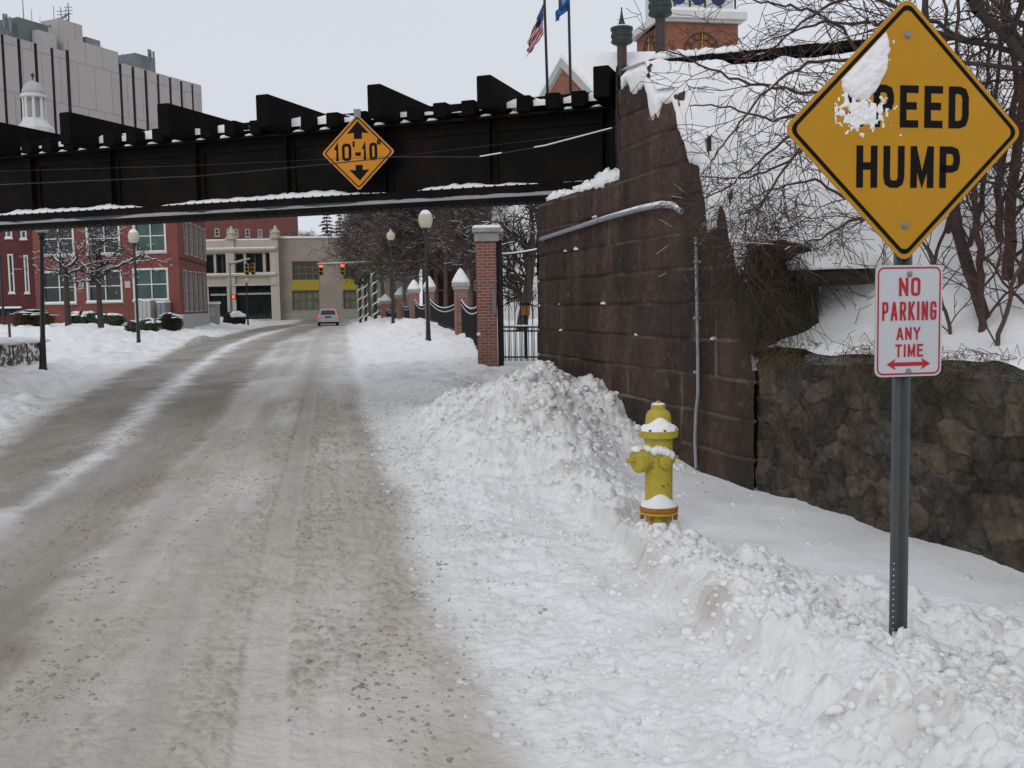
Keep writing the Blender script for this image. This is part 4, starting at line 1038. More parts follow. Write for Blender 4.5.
def fence_panel(a, c, label):
    A = np.array(a[:2]); B = np.array(c[:2]); d = B-A; L_ = np.linalg.norm(d); d /= L_
    r = empty('fence_panel', (A[0], A[1], a[2]), label, 'fence', 'iron fence panels between the pillars')
    zb0, zb1 = a[2]+.25, c[2]+.25; h0, h1 = a[3]-.75, c[3]-.75
    n = max(6, int((L_-.6)/.16)); b = MB(); rl = MB(); sn_ = MB(); prev = None
    for i in range(n+1):
        f = i/n; s_ = a[4]/2+f*(L_-a[4]/2-c[4]/2); q = A+d*s_
        sag = .38*(1-(2*f-1)**2) if f < 2 else 0
        zt = h0*(1-f)+h1*f-sag*.9+.15; zb = zb0*(1-f)+zb1*f
        b.box(q[0]-.011, q[0]+.011, q[1]-.011, q[1]+.011, zb-.1, zt+.02)
        cur = [np.array([q[0], q[1], zt]), np.array([q[0], q[1], zt-.16]), np.array([q[0], q[1], zb])]
        if prev is not None:
            for k in range(3): rl.tube(prev[k], cur[k], .022, .022, 4)
            for k in range(2): sn_.tube(prev[k]+[0, 0, .025], cur[k]+[0, 0, .025], .02, .02, 4)
        prev = cur
    o = b.build('picket', m_fence, r); o['kind'] = 'stuff'
    rl.build('rail', m_fence, r); sn_.build('snow_cap', m_snow, r)
gp = at(489, 357, 25); gx, gy = gp[0], 25.0
gatep = (gx, gy, gz(gx, gy), topz(gx, gy, 243), .5, None)
names = ['nearest curved iron fence panel, between the tall gate pillar and the first coned pillar', 'second iron fence panel, behind the tall street lamp', 'third iron fence panel in front of the bare trees', 'fourth iron fence panel, beside the slim lamp', 'fifth iron fence panel near the far end', 'last short iron fence panel at the far end']
allp = [(gx, gy, gz(gx, gy), topz(gx, gy, 270), .5)]+fence_pts
for i in range(len(allp)-1): fence_panel(allp[i], allp[i+1], names[i])
# tall gate pillar
z0 = gz(gx, gy)-.2; zc = topz(gx, gy, 241)
r = empty('gate_pillar', (gx, gy, z0), 'tall square brick gate pillar with flat snow covered stone cap', 'pillar')
b = MB(); b.box(gx-.27, gx+.22, gy-.25, gy+.25, z0, zc-.02); b.build('shaft', m_brickp, r)
b = MB(); b.box(gx-.30, gx+.30, gy-.3, gy+.3, zc-.02, zc+.20); b.box(gx-.35, gx+.36, gy-.36, gy+.36, zc+.202, zc+.29); o = b.build('cap', m_cap, r)
b = MB(); b.hexa([(gx-.36, gy-.37, zc+.29), (gx+.37, gy-.37, zc+.29), (gx+.37, gy+.37, zc+.29), (gx-.36, gy+.37, zc+.29), (gx-.31, gy-.31, zc+.375), (gx+.31, gy-.31, zc+.375), (gx+.31, gy+.31, zc+.375), (gx-.31, gy+.31, zc+.375)])
o = b.build('snow_cap', m_snow, r); bv = o.modifiers.new('b', 'BEVEL'); bv.width = .06; bv.segments = 4
b = MB(); b.box(gx+.12, gx+.20, gy-.29, gy-.26, topz(gx, gy, 314), topz(gx, gy, 291)); b.build('notice_plate', m_grey, r)
b = MB(); b.blob((gx-.24, gy-.25, topz(gx, gy, 334)), .05, .05, .06, 4); b.build('snow_clump', m_snow, r, True)
# iron gate to the abutment
gr = empty('iron_gate', (gx+.7, gy, 0), 'tall black iron gate with arched top between gate pillar and abutment', 'gate')
xl = at(500, 300, gy)[0]; zb_ = gz(xl+.3, gy)
b = MB(); b.box(xl-.07, xl+.07, gy-.07, gy+.07, zb_-.1, topz(xl, gy, 240)); b.build('post', m_fence, gr)
s_ = MB(); s_.blob((xl, gy, topz(xl, gy, 240)), .09, .09, .07, 2); 
n = 17; rails = MB(); bars = MB(); rs_ = MB(); prev = None
for i in range(n+1):
    f = i/n; x = xl+.07+f*1.25; zt = topz(x, gy, 255-8*f**1.5); 
    cur = [np.array([x, gy, z]) for z in (zt, zt-.12, topz(x, gy, 327), topz(x, gy, 331), topz(x, gy, 357))]
    if prev is not None:
        for k in range(5): rails.tube(prev[k], cur[k], .02, .02, 4)
        for k in (0, 2): rs_.tube(prev[k]+[0, 0, .03], cur[k]+[0, 0, .03], .025, .025, 4)
    prev = cur
    if i % 2 == 0: bars.box(x-.012, x+.012, gy-.012, gy+.012, cur[4][2]-.1, zt+.01)
    bars.box(x+.03, x+.048, gy-.009, gy+.009, cur[4][2]-.1, cur[2][2])
bars.build('bar', m_fence, gr)['kind'] = 'stuff'; rails.build('rail', m_fence, gr); rs_.build('snow_cap', m_snow, gr)
# lantern fixed beyond the gate
p = at(525, 310, 27); b = MB(); b.box(p[0]-.13, p[0]+.13, 26.87, 27.13, topz(p[0], 27, 315), topz(p[0], 27, 305)); 
ln = empty('gate_lantern', (p[0], 27, gz(p[0], 27)), 'small orange box lantern on a post behind the iron gate', 'lantern'); 
mesh_obj('lamp_box', np.array(b.v), b.f, m_amber, ln)
b = MB(); b.box(p[0]-.16, p[0]+.16, 26.84, 27.16, topz(p[0], 27, 305), topz(p[0], 27, 303)); b.build('hood', m_fence, ln)
b = MB(); b.tube((p[0], 27, gz(p[0], 27)), (p[0], 27, topz(p[0], 27, 315)), .04, .04, 8); b.build('post', m_fence, ln)

# ------------------------------------------------------------------ buildings
def V2(a): return np.array(a[:2], float)
class Facade:
    def __init__(s, A, B):
        s.A = V2(A); s.B = V2(B); d = s.B-s.A; s.L = np.linalg.norm(d); s.d = d/s.L
        n = np.array([s.d[1], -s.d[0]]); s.n = n if n@(-s.A) > 0 else -n
    def p(s, u, z, out=0): q = s.A+s.d*u+s.n*out; return (q[0], q[1], z)
    def uz(s, px, py):
        r = ray(px, py); M_ = np.array([[r[0], -s.d[0]], [r[1], -s.d[1]]]); t_, u = np.linalg.solve(M_, s.A-EYE[:2]); return u, EYE[2]+r[2]*t_
    def rect(s, x0, y0, x1, y1):
        a = s.uz(x0, (y0+y1)/2)[0]; b = s.uz(x1, (y0+y1)/2)[0]; zt = s.uz((x0+x1)/2, y0)[1]; zb = s.uz((x0+x1)/2, y1)[1]; return min(a, b), max(a, b), zb, zt
    def wall(s, mb, z0, z1, wins=(), rev=.2, u0=0, u1=None):
        u1 = s.L if u1 is None else u1
        us = sorted({u0, u1, *[w[0] for w in wins], *[w[1] for w in wins]}); zs = sorted({z0, z1, *[w[2] for w in wins], *[w[3] for w in wins]})
        us = [u for u in us if u0-1e-6 <= u <= u1+1e-6]; zs = [z for z in zs if z0-1e-6 <= z <= z1+1e-6]
        for i in range(len(us)-1):
            for j in range(len(zs)-1):
                cu = (us[i]+us[i+1])/2; cz = (zs[j]+zs[j+1])/2
                if any(w[0] < cu < w[1] and w[2] < cz < w[3] for w in wins): continue
                mb.add([s.p(us[i], zs[j]), s.p(us[i+1], zs[j]), s.p(us[i+1], zs[j+1]), s.p(us[i], zs[j+1])], [(0, 1, 2, 3)])
        for a, b, c, d in wins:
            for q in (((a, c), (b, c)), ((b, c), (b, d)), ((b, d), (a, d)), ((a, d), (a, c))):
                mb.add([s.p(*q[0]), s.p(*q[1]), s.p(*q[1], -rev), s.p(*q[0], -rev)], [(0, 1, 2, 3)])
    def box(s, mb, a, b, c, d, o0, o1):
        return mb.hexa([s.p(a, c, o0), s.p(b, c, o0), s.p(b, c, o1), s.p(a, c, o1), s.p(a, d, o0), s.p(b, d, o0), s.p(b, d, o1), s.p(a, d, o1)])
    def window(s, par, w, nx=2, ny=2, mf=None, mg=None, fw=.1, bw=.05, rev=.2, out=.02, sill=None, snow=False, proud=False):
        a, b, c, d = w; mb = MB(); o0, o1 = (-rev+.02, out)
        s.box(mb, a, a+fw, c, d, o0, o1); s.box(mb, b-fw, b, c, d, o0, o1); s.box(mb, a+fw, b-fw, c, c+fw, o0, o1-.002); s.box(mb, a+fw, b-fw, d-fw, d, o0, o1-.002)
        for i in range(1, nx): u = a+(b-a)*i/nx; s.box(mb, u-bw/2, u+bw/2, c+fw, d-fw, -rev+.03, -rev+.10)
        for i in range(1, ny): z = c+(d-c)*i/ny; s.box(mb, a+fw, b-fw, z-bw/2, z+bw/2, -rev+.03, -rev+.095)
        o = mb.build('window', mf or m_white, par)
        g = MB(); g.add([s.p(a+.01, c+.01, -rev+.015), s.p(b-.01, c+.01, -rev+.015), s.p(b-.01, d-.01, -rev+.015), s.p(a+.01, d-.01, -rev+.015)], [(0, 1, 2, 3)]); g.build('pane', mg or m_glass, o)
        if sill:
            g = MB(); s.box(g, a-.08, b+.08, c-.09, c-.003, -.02, .09); g.build('sill', sill, o)
        if snow:
            g = MB(); s.box(g, a-.02, b+.02, c, c+.09, out+.002, out+.08); g.build('snow_cap', m_snow, o)
        return o
def block(mb, F, depth, z0, z1, roof=True):
    """back, sides and roof behind a facade"""
    a, b = F.p(0, 0), F.p(F.L, 0); c, d = F.p(F.L, 0, -depth), F.p(0, 0, -depth)
    P = [a, b, c, d]
    for i, j in ((1, 2), (2, 3), (3, 0)): mb.add([(P[i][0], P[i][1], z0), (P[j][0], P[j][1], z0), (P[j][0], P[j][1], z1), (P[i][0], P[i][1], z1)], [(0, 1, 2, 3)])
    if roof: mb.add([(p[0], p[1], z1-.01) for p in P], [(0, 1, 2, 3)])

# red brick office
Cc = at(181, 320, 65)[:2]; F1 = Facade((at(37, 320, 67)[0], 67.0), Cc); e = at(208.5, 320, 78)[:2]; F2 = Facade(Cc, e)
ob = empty('brick_office', (Cc[0], Cc[1], 0), 'two storey red brick office with large white framed windows across the street', 'building')
zr = 8.9
wl = [F1.rect(x0, y0, x1, y1) for x0, y0, x1, y1 in ((133, 268, 168.5, 300.5), (86.5, 270, 122.5, 302), (41, 271, 76, 303.5), (133, 219, 166, 252.5), (86, 222, 120, 254.5), (40, 222, 74, 255.5))]
b = MB(); F1.wall(b, 0, zr, wl)
w2l = [F2.rect(x0, y0, x1, y1) for x0, y0, x1, y1 in ((184.0, 270, 187.5, 312), (189.3, 271, 192.4, 312), (194, 271.5, 197.2, 312), (198.8, 272, 201.7, 311.5), (203.2, 272.5, 205.8, 311), (184.0, 222, 187.5, 254.5), (189.3, 223, 192.4, 255.5), (194, 225, 197.2, 257), (198.8, 227, 201.7, 259), (203.2, 229, 205.8, 260.5))]
F2.wall(b, 0, zr, w2l); 
b.add([(F1.A[0], F1.A[1], zr), (Cc[0], Cc[1], zr), (e[0], e[1], zr), (F1.A[0], F1.A[1]+14, zr)], [(0, 1, 2, 3)])
b.build('wall', m_brick, ob)
for i, w in enumerate(wl): F1.window(ob, w, 2, 2, m_white, m_glassg if i in (0, 3) else m_glass, .13, .07, sill=m_trim, snow=i < 3)
for w in w2l: F2.window(ob, w, 1, 2, m_trim, m_glassg, .08, .05, rev=.15)
b = MB(); F2.box(b, 0, F2.L, 0, topz(*e, 313), .02, .09); b.build('stone_base', m_trim, ob)
b = MB(); z_ = F2.uz(195, 262)[1]; F2.box(b, 0, F2.L, z_-.05, z_+.05, .002, .05); b.build('string_course', m_brickd, ob)
b = MB(); F2.box(b, -.3, F2.L+.3, zr-.35, zr+.05, .003, .4); F1.box(b, -.3, F1.L-.003, zr-.35, zr+.05, .003, .4); b.build('cornice', m_white, ob)
for x0, y0 in ((128, 284.5), (81.5, 286)):
    b = MB(); u, z = F1.uz(x0, y0); F1.box(b, u-.19, u+.19, z-.22, z+.22, .002, .06); b.build('vent_grille', m_trim, ob)
# utility cabinets by its wall
for x0, y0, x1, y1, lb in ((143, 300, 150.5, 313, 'pale utility cabinet against the office wall, left one'), (151, 301, 158.5, 313, 'pale utility cabinet against the office wall, right one'), (165, 302.5, 173, 316, 'dark grey utility cabinet near the office corner')):
    u0, u1, z0_, z1_ = F1.rect(x0, y0, x1, y1); z0_ = .1; b = MB(); F1.box(b, u0, u1, z0_, z1_, .3, 1.0); c = empty('utility_cabinet', F1.p((u0+u1)/2, z0_, .65), lb, 'cabinet')
    b.build('body', m_grey if 'dark' in lb else m_trim, c); b = MB(); F1.box(b, u0-.02, u1+.02, z1_, z1_+.08, .28, 1.02); b.build('snow_cap', m_snow, c)
    b = MB(); F1.box(b, (u0+u1)/2-.01, (u0+u1)/2+.01, z0_+.05, z1_-.05, 1.001, 1.01); b.build('door_seam', m_slot, c)

# left brick hall with tall narrow windows and cupola
A_ = at(-60, 320, 70)[:2]; B_ = at(42, 320, 70)[:2]; F3 = Facade(A_, B_)
hb = empty('town_hall', (B_[0], B_[1], 0), 'dark red brick hall with tall narrow windows at the left edge, white cupola above', 'building')
w3 = [F3.rect(*q) for q in ((8.5, 254, 14, 293), (24.5, 255, 29, 293), (-20, 254, -15, 293), (5.5, 222, 12, 238), (20.5, 223, 26.5, 239))]
b = MB(); F3.wall(b, 0, 11, w3, .15); block(b, F3, 15, 0, 11); b.build('wall', m_brickd, hb)
for i, w in enumerate(w3): F3.window(hb, w, 1, 2, m_white, m_glass if i < 3 else m_glassw, .10, .05, rev=.15, sill=m_white, snow=True)
w4 = F3.rect(-10, 308.5, 20, 316); b = MB(); F3.box(b, w4[0], w4[1], w4[2], w4[3], .002, .05); b.build('basement_opening', m_slot, hb)
b = MB(); F3.box(b, w4[0], w4[1]+.2, w4[3], w4[3]+.13, .002, .2); b.build('ledge', m_snow, hb)
cx, cy = at(35, 120, 78)[:2]; zb_ = topz(cx, cy, 123)
b = MB(); b.box(cx-2, cx+2, cy-2, cy+2, 10.9, zb_-2.3); b.build('tower', m_brickd, hb)
cu = MB(); k_ = .078
cu.lathe([(1.7, zb_-2.4), (1.6, zb_-.5), (1.4, zb_-.3), (1.1, zb_+.05), (1.02, zb_+.35)], (cx, cy, 0), 8)
o = cu.build('cupola', m_white, hb); cu = MB()
cu.lathe([(1.05, zb_+2.15), (1.12, zb_+2.2), (1.12, zb_+2.45), (1.0, zb_+2.5)], (cx, cy, 0), 16)
cu.build('entablature', m_white, o)
c2 = MB()
for k in range(8):
    a = k*PI/4+.39; c2.lathe([(.16, 0), (.13, .1), (.12, 1.7), (.17, 1.85)], (cx+0.88*math.cos(a), cy+0.88*math.sin(a), zb_+.33), 8)
c2.build('column', m_white, o)['kind'] = 'stuff'
c2 = MB(); c2.lathe([(.5, zb_+.3), (.5, zb_+2.2)], (cx, cy, 0), 8); c2.build('lantern_core', m_trim, o)
c2 = MB(); c2.lathe([(1.0, zb_+2.5), (.97, zb_+2.8), (.8, zb_+3.2), (.5, zb_+3.5), (.2, zb_+3.65), (.06, zb_+3.7)], (cx, cy, 0), 16); c2.build('dome', m_trim, o, True)
c2 = MB(); c2.lathe([(.05, zb_+3.65), (.04, zb_+3.95), (.16, zb_+4.08), (.16, zb_+4.2), (.02, zb_+4.4)], (cx, cy, 0), 8); c2.build('finial', m_clay, o)

for q in [o]+list(o.children):
    me = q.data; co = np.zeros(len(me.vertices)*3); me.vertices.foreach_get('co', co); co = co.reshape(-1, 3); pv = np.array([cx, cy, zb_])-np.array(hb.location); co = pv+(co-pv)*np.array([.84, .84, .86]); me.vertices.foreach_set('co', co.ravel()); me.update()
# cream classical building
A_ = at(198, 318, 105)[:2]; B_ = at(278.5, 318, 105)[:2]; F4 = Facade(A_, B_)
cb_ = empty('cream_building', (*((A_+B_)/2), 0), 'two storey cream stone building with pinnacled parapet and dark shopfront', 'building')
zt = topz(*B_, 239.5)
w_ = [F4.rect(*q) for q in ((205, 254.5, 214, 273.5), (216, 254, 228, 273.5), (235.5, 253.5, 244, 273), (246, 253, 263, 272.5), (265.5, 252.5, 273.5, 272))]
sh_ = [F4.rect(209, 286.5, 228, 319), F4.rect(236, 285.5, 275.5, 319)]
b = MB(); F4.wall(b, 0, zt, w_+sh_, .3); block(b, F4, 20, 0, zt-.3); b.build('wall', m_beige, cb_)
for i, w in enumerate(w_): F4.window(cb_, w, 2 if i in (1, 3) else 1, 1, mat('dark window frame', (.06, .05, .045), .5) if i == 0 else bpy.data.materials['dark window frame'], m_glass, .12, .14, rev=.3, out=-.05, sill=m_beige, snow=False)
for i, w in enumerate(sh_): 
    o = F4.window(cb_, w, 2 if i == 0 else 4, 1, m_slot, m_glass, .15, .1, rev=.3, out=-.05); 
    b = MB(); F4.box(b, w[0]+.15, w[1]-.15, w[3]-.95, w[3]-.75, -.25, -.1); b.build('transom', m_cap, o)
b = MB()
for x0 in (231.5, 275.5):
    u = F4.uz(x0, 280)[0]; F4.box(b, u-.45, u+.45, 0, zt+.2, .003, .28)
b.build('pilaster', m_beige, cb_)
b = MB(); z_ = F4.uz(240, 249.5)[1]; F4.box(b, -.2, F4.L+.1, z_-.12, z_+.1, .29, .6); F4.box(b, -.2, F4.L+.1, z_-.28, z_-.123, .29, .42); z_ = F4.uz(240, 274.8)[1]; F4.box(b, 0, F4.L, z_-.12, z_+.08, .285, .5); z_ = F4.uz(240, 283)[1]; F4.box(b, 0, F4.L, z_-.3, z_-.1, .285, .4); b.build('cornice', m_beige, cb_)
b = MB(); z_ = F4.uz(240, 249.5)[1]; F4.box(b, -.2, F4.L+.1, z_+.1, z_+.2, .29, .6); F4.box(b, 0, F4.L, zt, zt+.12, -.4, .05); z_ = F4.uz(240, 274.8)[1]; F4.box(b, 0, F4.L, z_+.08, z_+.16, .285, .5); b.build('snow_cap', m_snow, cb_)
for x0 in (231.5, 275.5):
    u = F4.uz(x0, 240)[0]; q = F4.p(u, zt, 0); b = MB(); b.lathe([(.62, 0), (.6, .25), (.45, .3), (.45, .55), (.55, .6), (.25, .95), (.08, 1.35)], (q[0], q[1], zt+.1), 6); b.build('pinnacle', m_beige, cb_)
# things in the shop window: pale round display
for x0, y0, rx_, rz_ in ((249, 302, .9, .75), (263, 308, .9, .45)):
    u, z = F4.uz(x0, y0); b = MB(); q = F4.p(u, z, -.22); 
# tan modern building
A_ = at(278.8, 318, 106)[:2]; B_ = at(420, 318, 108)[:2]; F5 = Facade(A_, B_)
tb = empty('limestone_building', (*((A_+B_)/2), 0), 'plain tan limestone building with yellow panels between its windows', 'building')
zt = topz(*A_, 238.5)
w_ = [F5.rect(*q) for q in ((292, 261, 319.5, 280), (292, 290.5, 319.5, 310), (343, 261, 356.5, 279), (343, 290, 356.5, 309))]
b = MB(); F5.wall(b, 0, zt, w_, .3); block(b, F5, 20, 0, zt-.02); b.build('wall', m_tan, tb)
mfy = mat('olive window frame', (.16, .14, .05), .6)
for i, w in enumerate(w_): F5.window(tb, w, 4 if i < 2 else 2, 3 if i == 0 else 2, mfy, m_glassw if i in (1, 3) else m_glass, .1, .12, rev=.3, out=-.03)
for q in ((292, 280.3, 319.5, 290.2), (343, 279.4, 356.5, 289.7)):
    b = MB(); w = F5.rect(*q); F5.box(b, w[0], w[1], w[2], w[3], .003, .06); b.build('yellow_panel', m_yellow, tb)
b = MB(); F5.box(b, 0, F5.L, zt, zt+.22, -.5, .12); b.build('snow_cap', m_snow, tb)
b = MB(); F5.box(b, 0, F5.L, 0, 1.1, .003, .15); b.build('plinth', m_cap, tb)
A_ = at(424, 318, 112)[:2]; B_ = at(505, 318, 108)[:2]; F7 = Facade(A_, B_)
b7 = empty('brick_school', (*((A_+B_)/2), 0), 'long dark red brick building half hidden behind the bare trees and iron fence', 'building')
w_ = [F7.rect(x, y, x+4, y+11) for x in (432, 444, 456, 468, 474) for y in (258, 280)]; zt = topz(*A_, 246)
b = MB(); F7.wall(b, 0, zt, w_, .2); block(b, F7, 12, 0, zt); b.build('wall', m_brickd, b7)
for w in w_: F7.window(b7, w, 1, 2, m_trim, m_glass, .12, .1)
b = MB(); F7.box(b, -.2, F7.L+.2, zt, zt+.25, -2, .2); b.build('snow_cap', m_snow, b7)
# tall brick block behind
A_ = at(190, 240, 135)[:2]; B_ = at(298.5, 240, 140)[:2]; F6 = Facade(A_, B_)
bt = empty('brick_tower_block', (*((A_+B_)/2), 0), 'tall red brown brick block with small windows rising behind the cream building', 'building')
w_ = [F6.rect(x-2.3, 228.5+k*.2, x+2.3, 236.5+k*.2) for k, x in enumerate((217, 229, 236, 247.5, 260, 272))]
zt = 15.5; b = MB(); F6.wall(b, 0, zt, w_, .2); block(b, F6, 15, 0, zt); b.build('wall', m_brickt, bt)
for i, w in enumerate(w_): F6.window(bt, w, 1, 2, m_trim, m_glassw if i in (2, 4) else m_glass, .12, .08, sill=m_cap)
# concrete tower
A0 = np.array([-56.3, 110.]); dd_ = np.array([.44, 1.]); dd_ /= np.linalg.norm(dd_); FT = Facade(A0-dd_*10, A0+dd_*34.6)
tw = empty('office_tower', (*A0, 0), 'huge pale concrete panel building with dark vertical slots and rooftop masts', 'building')
ht = topz(*A0, 28); hs = lambda x: FT.uz(x, 60)[0]
ua, ub_ = hs(68), hs(118.5); ht2 = FT.uz(68, 37.5)[1]; ht3 = FT.uz(118, 62)[1]
slots = [(hs(a), hs(c)) for a, c in ((2, 5.2), (18, 21.5), (34.5, 38), (51, 54), (66, 69), (118.3, 121.3), (131, 134), (143.5, 146.5), (156, 158.5), (168, 170.5), (179, 181.5), (190.3, 192.3))]
b = MB(); FT.wall(b, 0, ht, [(a, c, 0, ht-.9 if 0 else ht-.02) for a, c in slots[:4]], .12, 0, ua); FT.wall(b, 0, ht2, [], .6, ua, ub_); FT.wall(b, 0, ht3, [(a, c, 0, ht3-.02) for a, c in slots[5:]], .12, ub_, FT.L)
block(b, FT, 22, 0, min(ht, ht3)); 
FT.box(b, ua, ub_, ht-.5, ht2-.01, -8, -.01)
b.build('wall', m_conc, tw)
for a, c in slots[:4]+slots[5:]:
    g = MB(); hh = ht if a < ua else ht3; g.add([FT.p(a, 0, -.1), FT.p(c, 0, -.1), FT.p(c, hh-.1, -.1), FT.p(a, hh-.1, -.1)], [(0, 1, 2, 3)]); g.build('window_slot', m_slot, tw)
g = MB(); FT.box(g, slots[4][0], slots[4][1]-.02, 0, ht+.2, .003, .05); g.build('window_slot', m_slot, tw)
def roofbox(nm, x0, y0, x1, y1, back, m_, lb=None, dep=3.5, zlow=None):
    a, c, z0_, z1_ = FT.rect(x0, y0, x1, y1); k = 1+back/118.
    g = MB(); FT.box(g, a+(.55 if back > 4 else .2)*back, c+(.1 if back > 4 else .05)*back, ht-1.5, EYE[2]+(z1_-EYE[2])*k, -back-dep, -back); return g.build(nm, m_, tw)
roofbox('plant_room', 26, 23, 57, 30, 1.5, m_mech); roofbox('plant_room', 67, 23.5, 91, 30, 1.5, m_conc, dep=3)
roofbox('rooftop_unit', 41, 33, 60, 40, .6, m_trim, dep=3)
roofbox('rooftop_unit', 96, 41, 112, 50, 2, m_grey, dep=3); roofbox('rooftop_unit', 126, 58, 142, 70, 3, m_grey, dep=4); roofbox('rooftop_unit', 150, 59, 172, 70, 3, m_grey, dep=4)
for k, (x, yb, yt_, rr) in enumerate(((9, 35, -12, .05), (43, 24, -6, .07), (51, 24, 9, .05), (73, 22, 6, .06), (80, 22, 7, .08), (85, 22, 8, .06), (87.5, 22, 3, .1), (120.5, 64, 46, .05), (131.5, 60, 50, .04), (141, 60, 53, .04), (29, 24, 16, .04), (59, 24, 17, .04), (160, 62, 55, .04))):
    u, z = FT.uz(x, yb); q = FT.p(u, z-1, -3.0); qt = topz(q[0], q[1], yt_); b = MB(); b.tube((q[0], q[1], z-2), (q[0], q[1], qt), rr, rr*.6, 6)
    if x in (80, 87.5): 
        for j in range(3): b.tube((q[0]-.5, q[1], qt-.5-j*.4), (q[0]+.5, q[1], qt-.5-j*.4), .04, .04, 4)
    b.build('mast', m_grey, tw)
u, z = FT.uz(68, 23); u1, z1 = FT.uz(88, 10); a = FT.p(u, z, -3); c = FT.p(u1, z1, -3); b = MB(); b.tube(a, c, .13, .13, 6); b.tube((c[0], c[1], c[2]-.4), (c[0]-2, c[1], c[2]-3.2), .07, .07, 4); b.build('boom', m_grey, tw)
for x, y0, y1 in ((20.5, 14, 34), (163, 50, 63)):
    u, z = FT.uz(x, y1); q = FT.p(u, z-.5, -2); zt_ = topz(q[0], q[1], y0); b = MB(); b.tube((q[0], q[1], z-1), (q[0], q[1], zt_), .12, .1, 6)
    for j in range(9): 
        a = j*2.1; h_ = z+(zt_-z)*(.35+.06*j); b.box(q[0]+.35*math.cos(a)-.12, q[0]+.35*math.cos(a)+.12, q[1]+.35*math.sin(a)-.1, q[1]+.35*math.sin(a)+.1, h_-.35, h_+.35)
    b.build('antenna_array', m_grey, tw)

# station with gable, clock tower and vent stacks
R0 = np.array([at(565, 58, 45)[0], 45.]); zr_ = topz(R0[0], R0[1], 59)
st = empty('station_building', (R0[0]+6, 47, 0), 'brick building with snow covered roof and white trimmed gable behind the bridge', 'building')
gd = np.array([.6, -.8]); W5 = 5.0; dr_ = 1.5/1.68*W5
def gpt(w, z): q = R0+gd*w; return np.array([q[0], q[1], z])
b = MB(); b.prism([gpt(-1.9, 0), gpt(W5, 0), gpt(W5, zr_-dr_), gpt(0, zr_), gpt(-1.9, zr_-dr_*.38)], (14, 0, 0)); b.build('wall', m_bricko, st)
b = MB(); b.prism([gpt(0, zr_+.02)+[-.15, 0, 0], gpt(W5+.4, zr_-dr_*1.08+.02)+[-.15, 0, 0], gpt(W5+.4, zr_-dr_*1.08+.24)+[-.15, 0, 0], gpt(0, zr_+.26)+[-.15, 0, 0]], (14.5, 0, 0))
b.prism([gpt(0, zr_+.02)+[-.15, 0, 0], gpt(-2.2, zr_-dr_*.44+.02)+[-.15, 0, 0], gpt(-2.2, zr_-dr_*.44+.24)+[-.15, 0, 0], gpt(0, zr_+.26)+[-.15, 0, 0]], (14.5, 0, 0)); b.build('snow_roof', m_snow, st)
b = MB()
for sgn, kk in ((W5+.4, 1.08), (-2.2, .44)): b.prism([gpt(0, zr_+.05)+[-.2, 0, 0], gpt(sgn, zr_-dr_*kk+.05)+[-.2, 0, 0], gpt(sgn, zr_-dr_*kk-.3)+[-.2, 0, 0], gpt(0, zr_-.34)+[-.2, 0, 0]], (.18, 0, 0))
b.build('barge_board', m_trim, st)
# clock tower
c0 = at(668, 58, 46)[:2]; c1 = at(738, 58, 46.6)[:2]; cl_ = at(637, 58, 49.5)[:2]
FK = Facade(c0, c1); FL = Facade(cl_, c0)
ct = empty('clock_tower', (*c0, 0), 'orange brick clock tower with pale cornice and round dial, behind the embankment', 'tower')
zk = topz(*c0, 19); b = MB(); FK.wall(b, 4, zk); FL.wall(b, 4, zk); cb2 = c1+(cl_-c0); b.add([(c1[0], c1[1], 4), (*cb2, 4), (*cb2, zk), (c1[0], c1[1], zk)], [(0, 1, 2, 3)]); b.add([(*cl_, 4), (*cb2, 4), (*cb2, zk), (*cl_, zk)], [(0, 1, 2, 3)]); b.build('wall', m_bricko, ct)
b = MB(); FK.box(b, -.3, FK.L+.3, zk, zk+.32, -4, .35); FL.box(b, -.3, FL.L-.01, zk, zk+.32, -.3, .35); FK.box(b, -.15, FK.L+.15, zk-.12, zk-.002, .003, .18); b.build('cornice', m_white, ct)
b = MB(); FK.box(b, -.2, FK.L+.25, zk+.32, zk+.48, -3.9, .25); b.build('snow_cap', m_snow, ct)
b = MB(); FK.box(b, .1, FK.L-.2, zk+.48, zk+2.4, -3.5, -.1); b.build('upper_stage', m_white, ct)
for k in range(3):
    b = MB(); u, z = FK.uz(679+k*20, 0); q = FK.p(u, z+.1, -.099); b.lathe([(.34, 0), (.34, .03)], (q[0], q[1], zk+1.02), 20, (FK.n[0], FK.n[1], 0)); b.build('blue_roundel', m_navy, ct)
for k in range(5):
    b = MB(); u = .35+k*.72; FK.box(b, u-.035, u+.035, zk+.5, zk+2.3, -.098, -.04); b.build('glazing_bar', m_clay, ct)
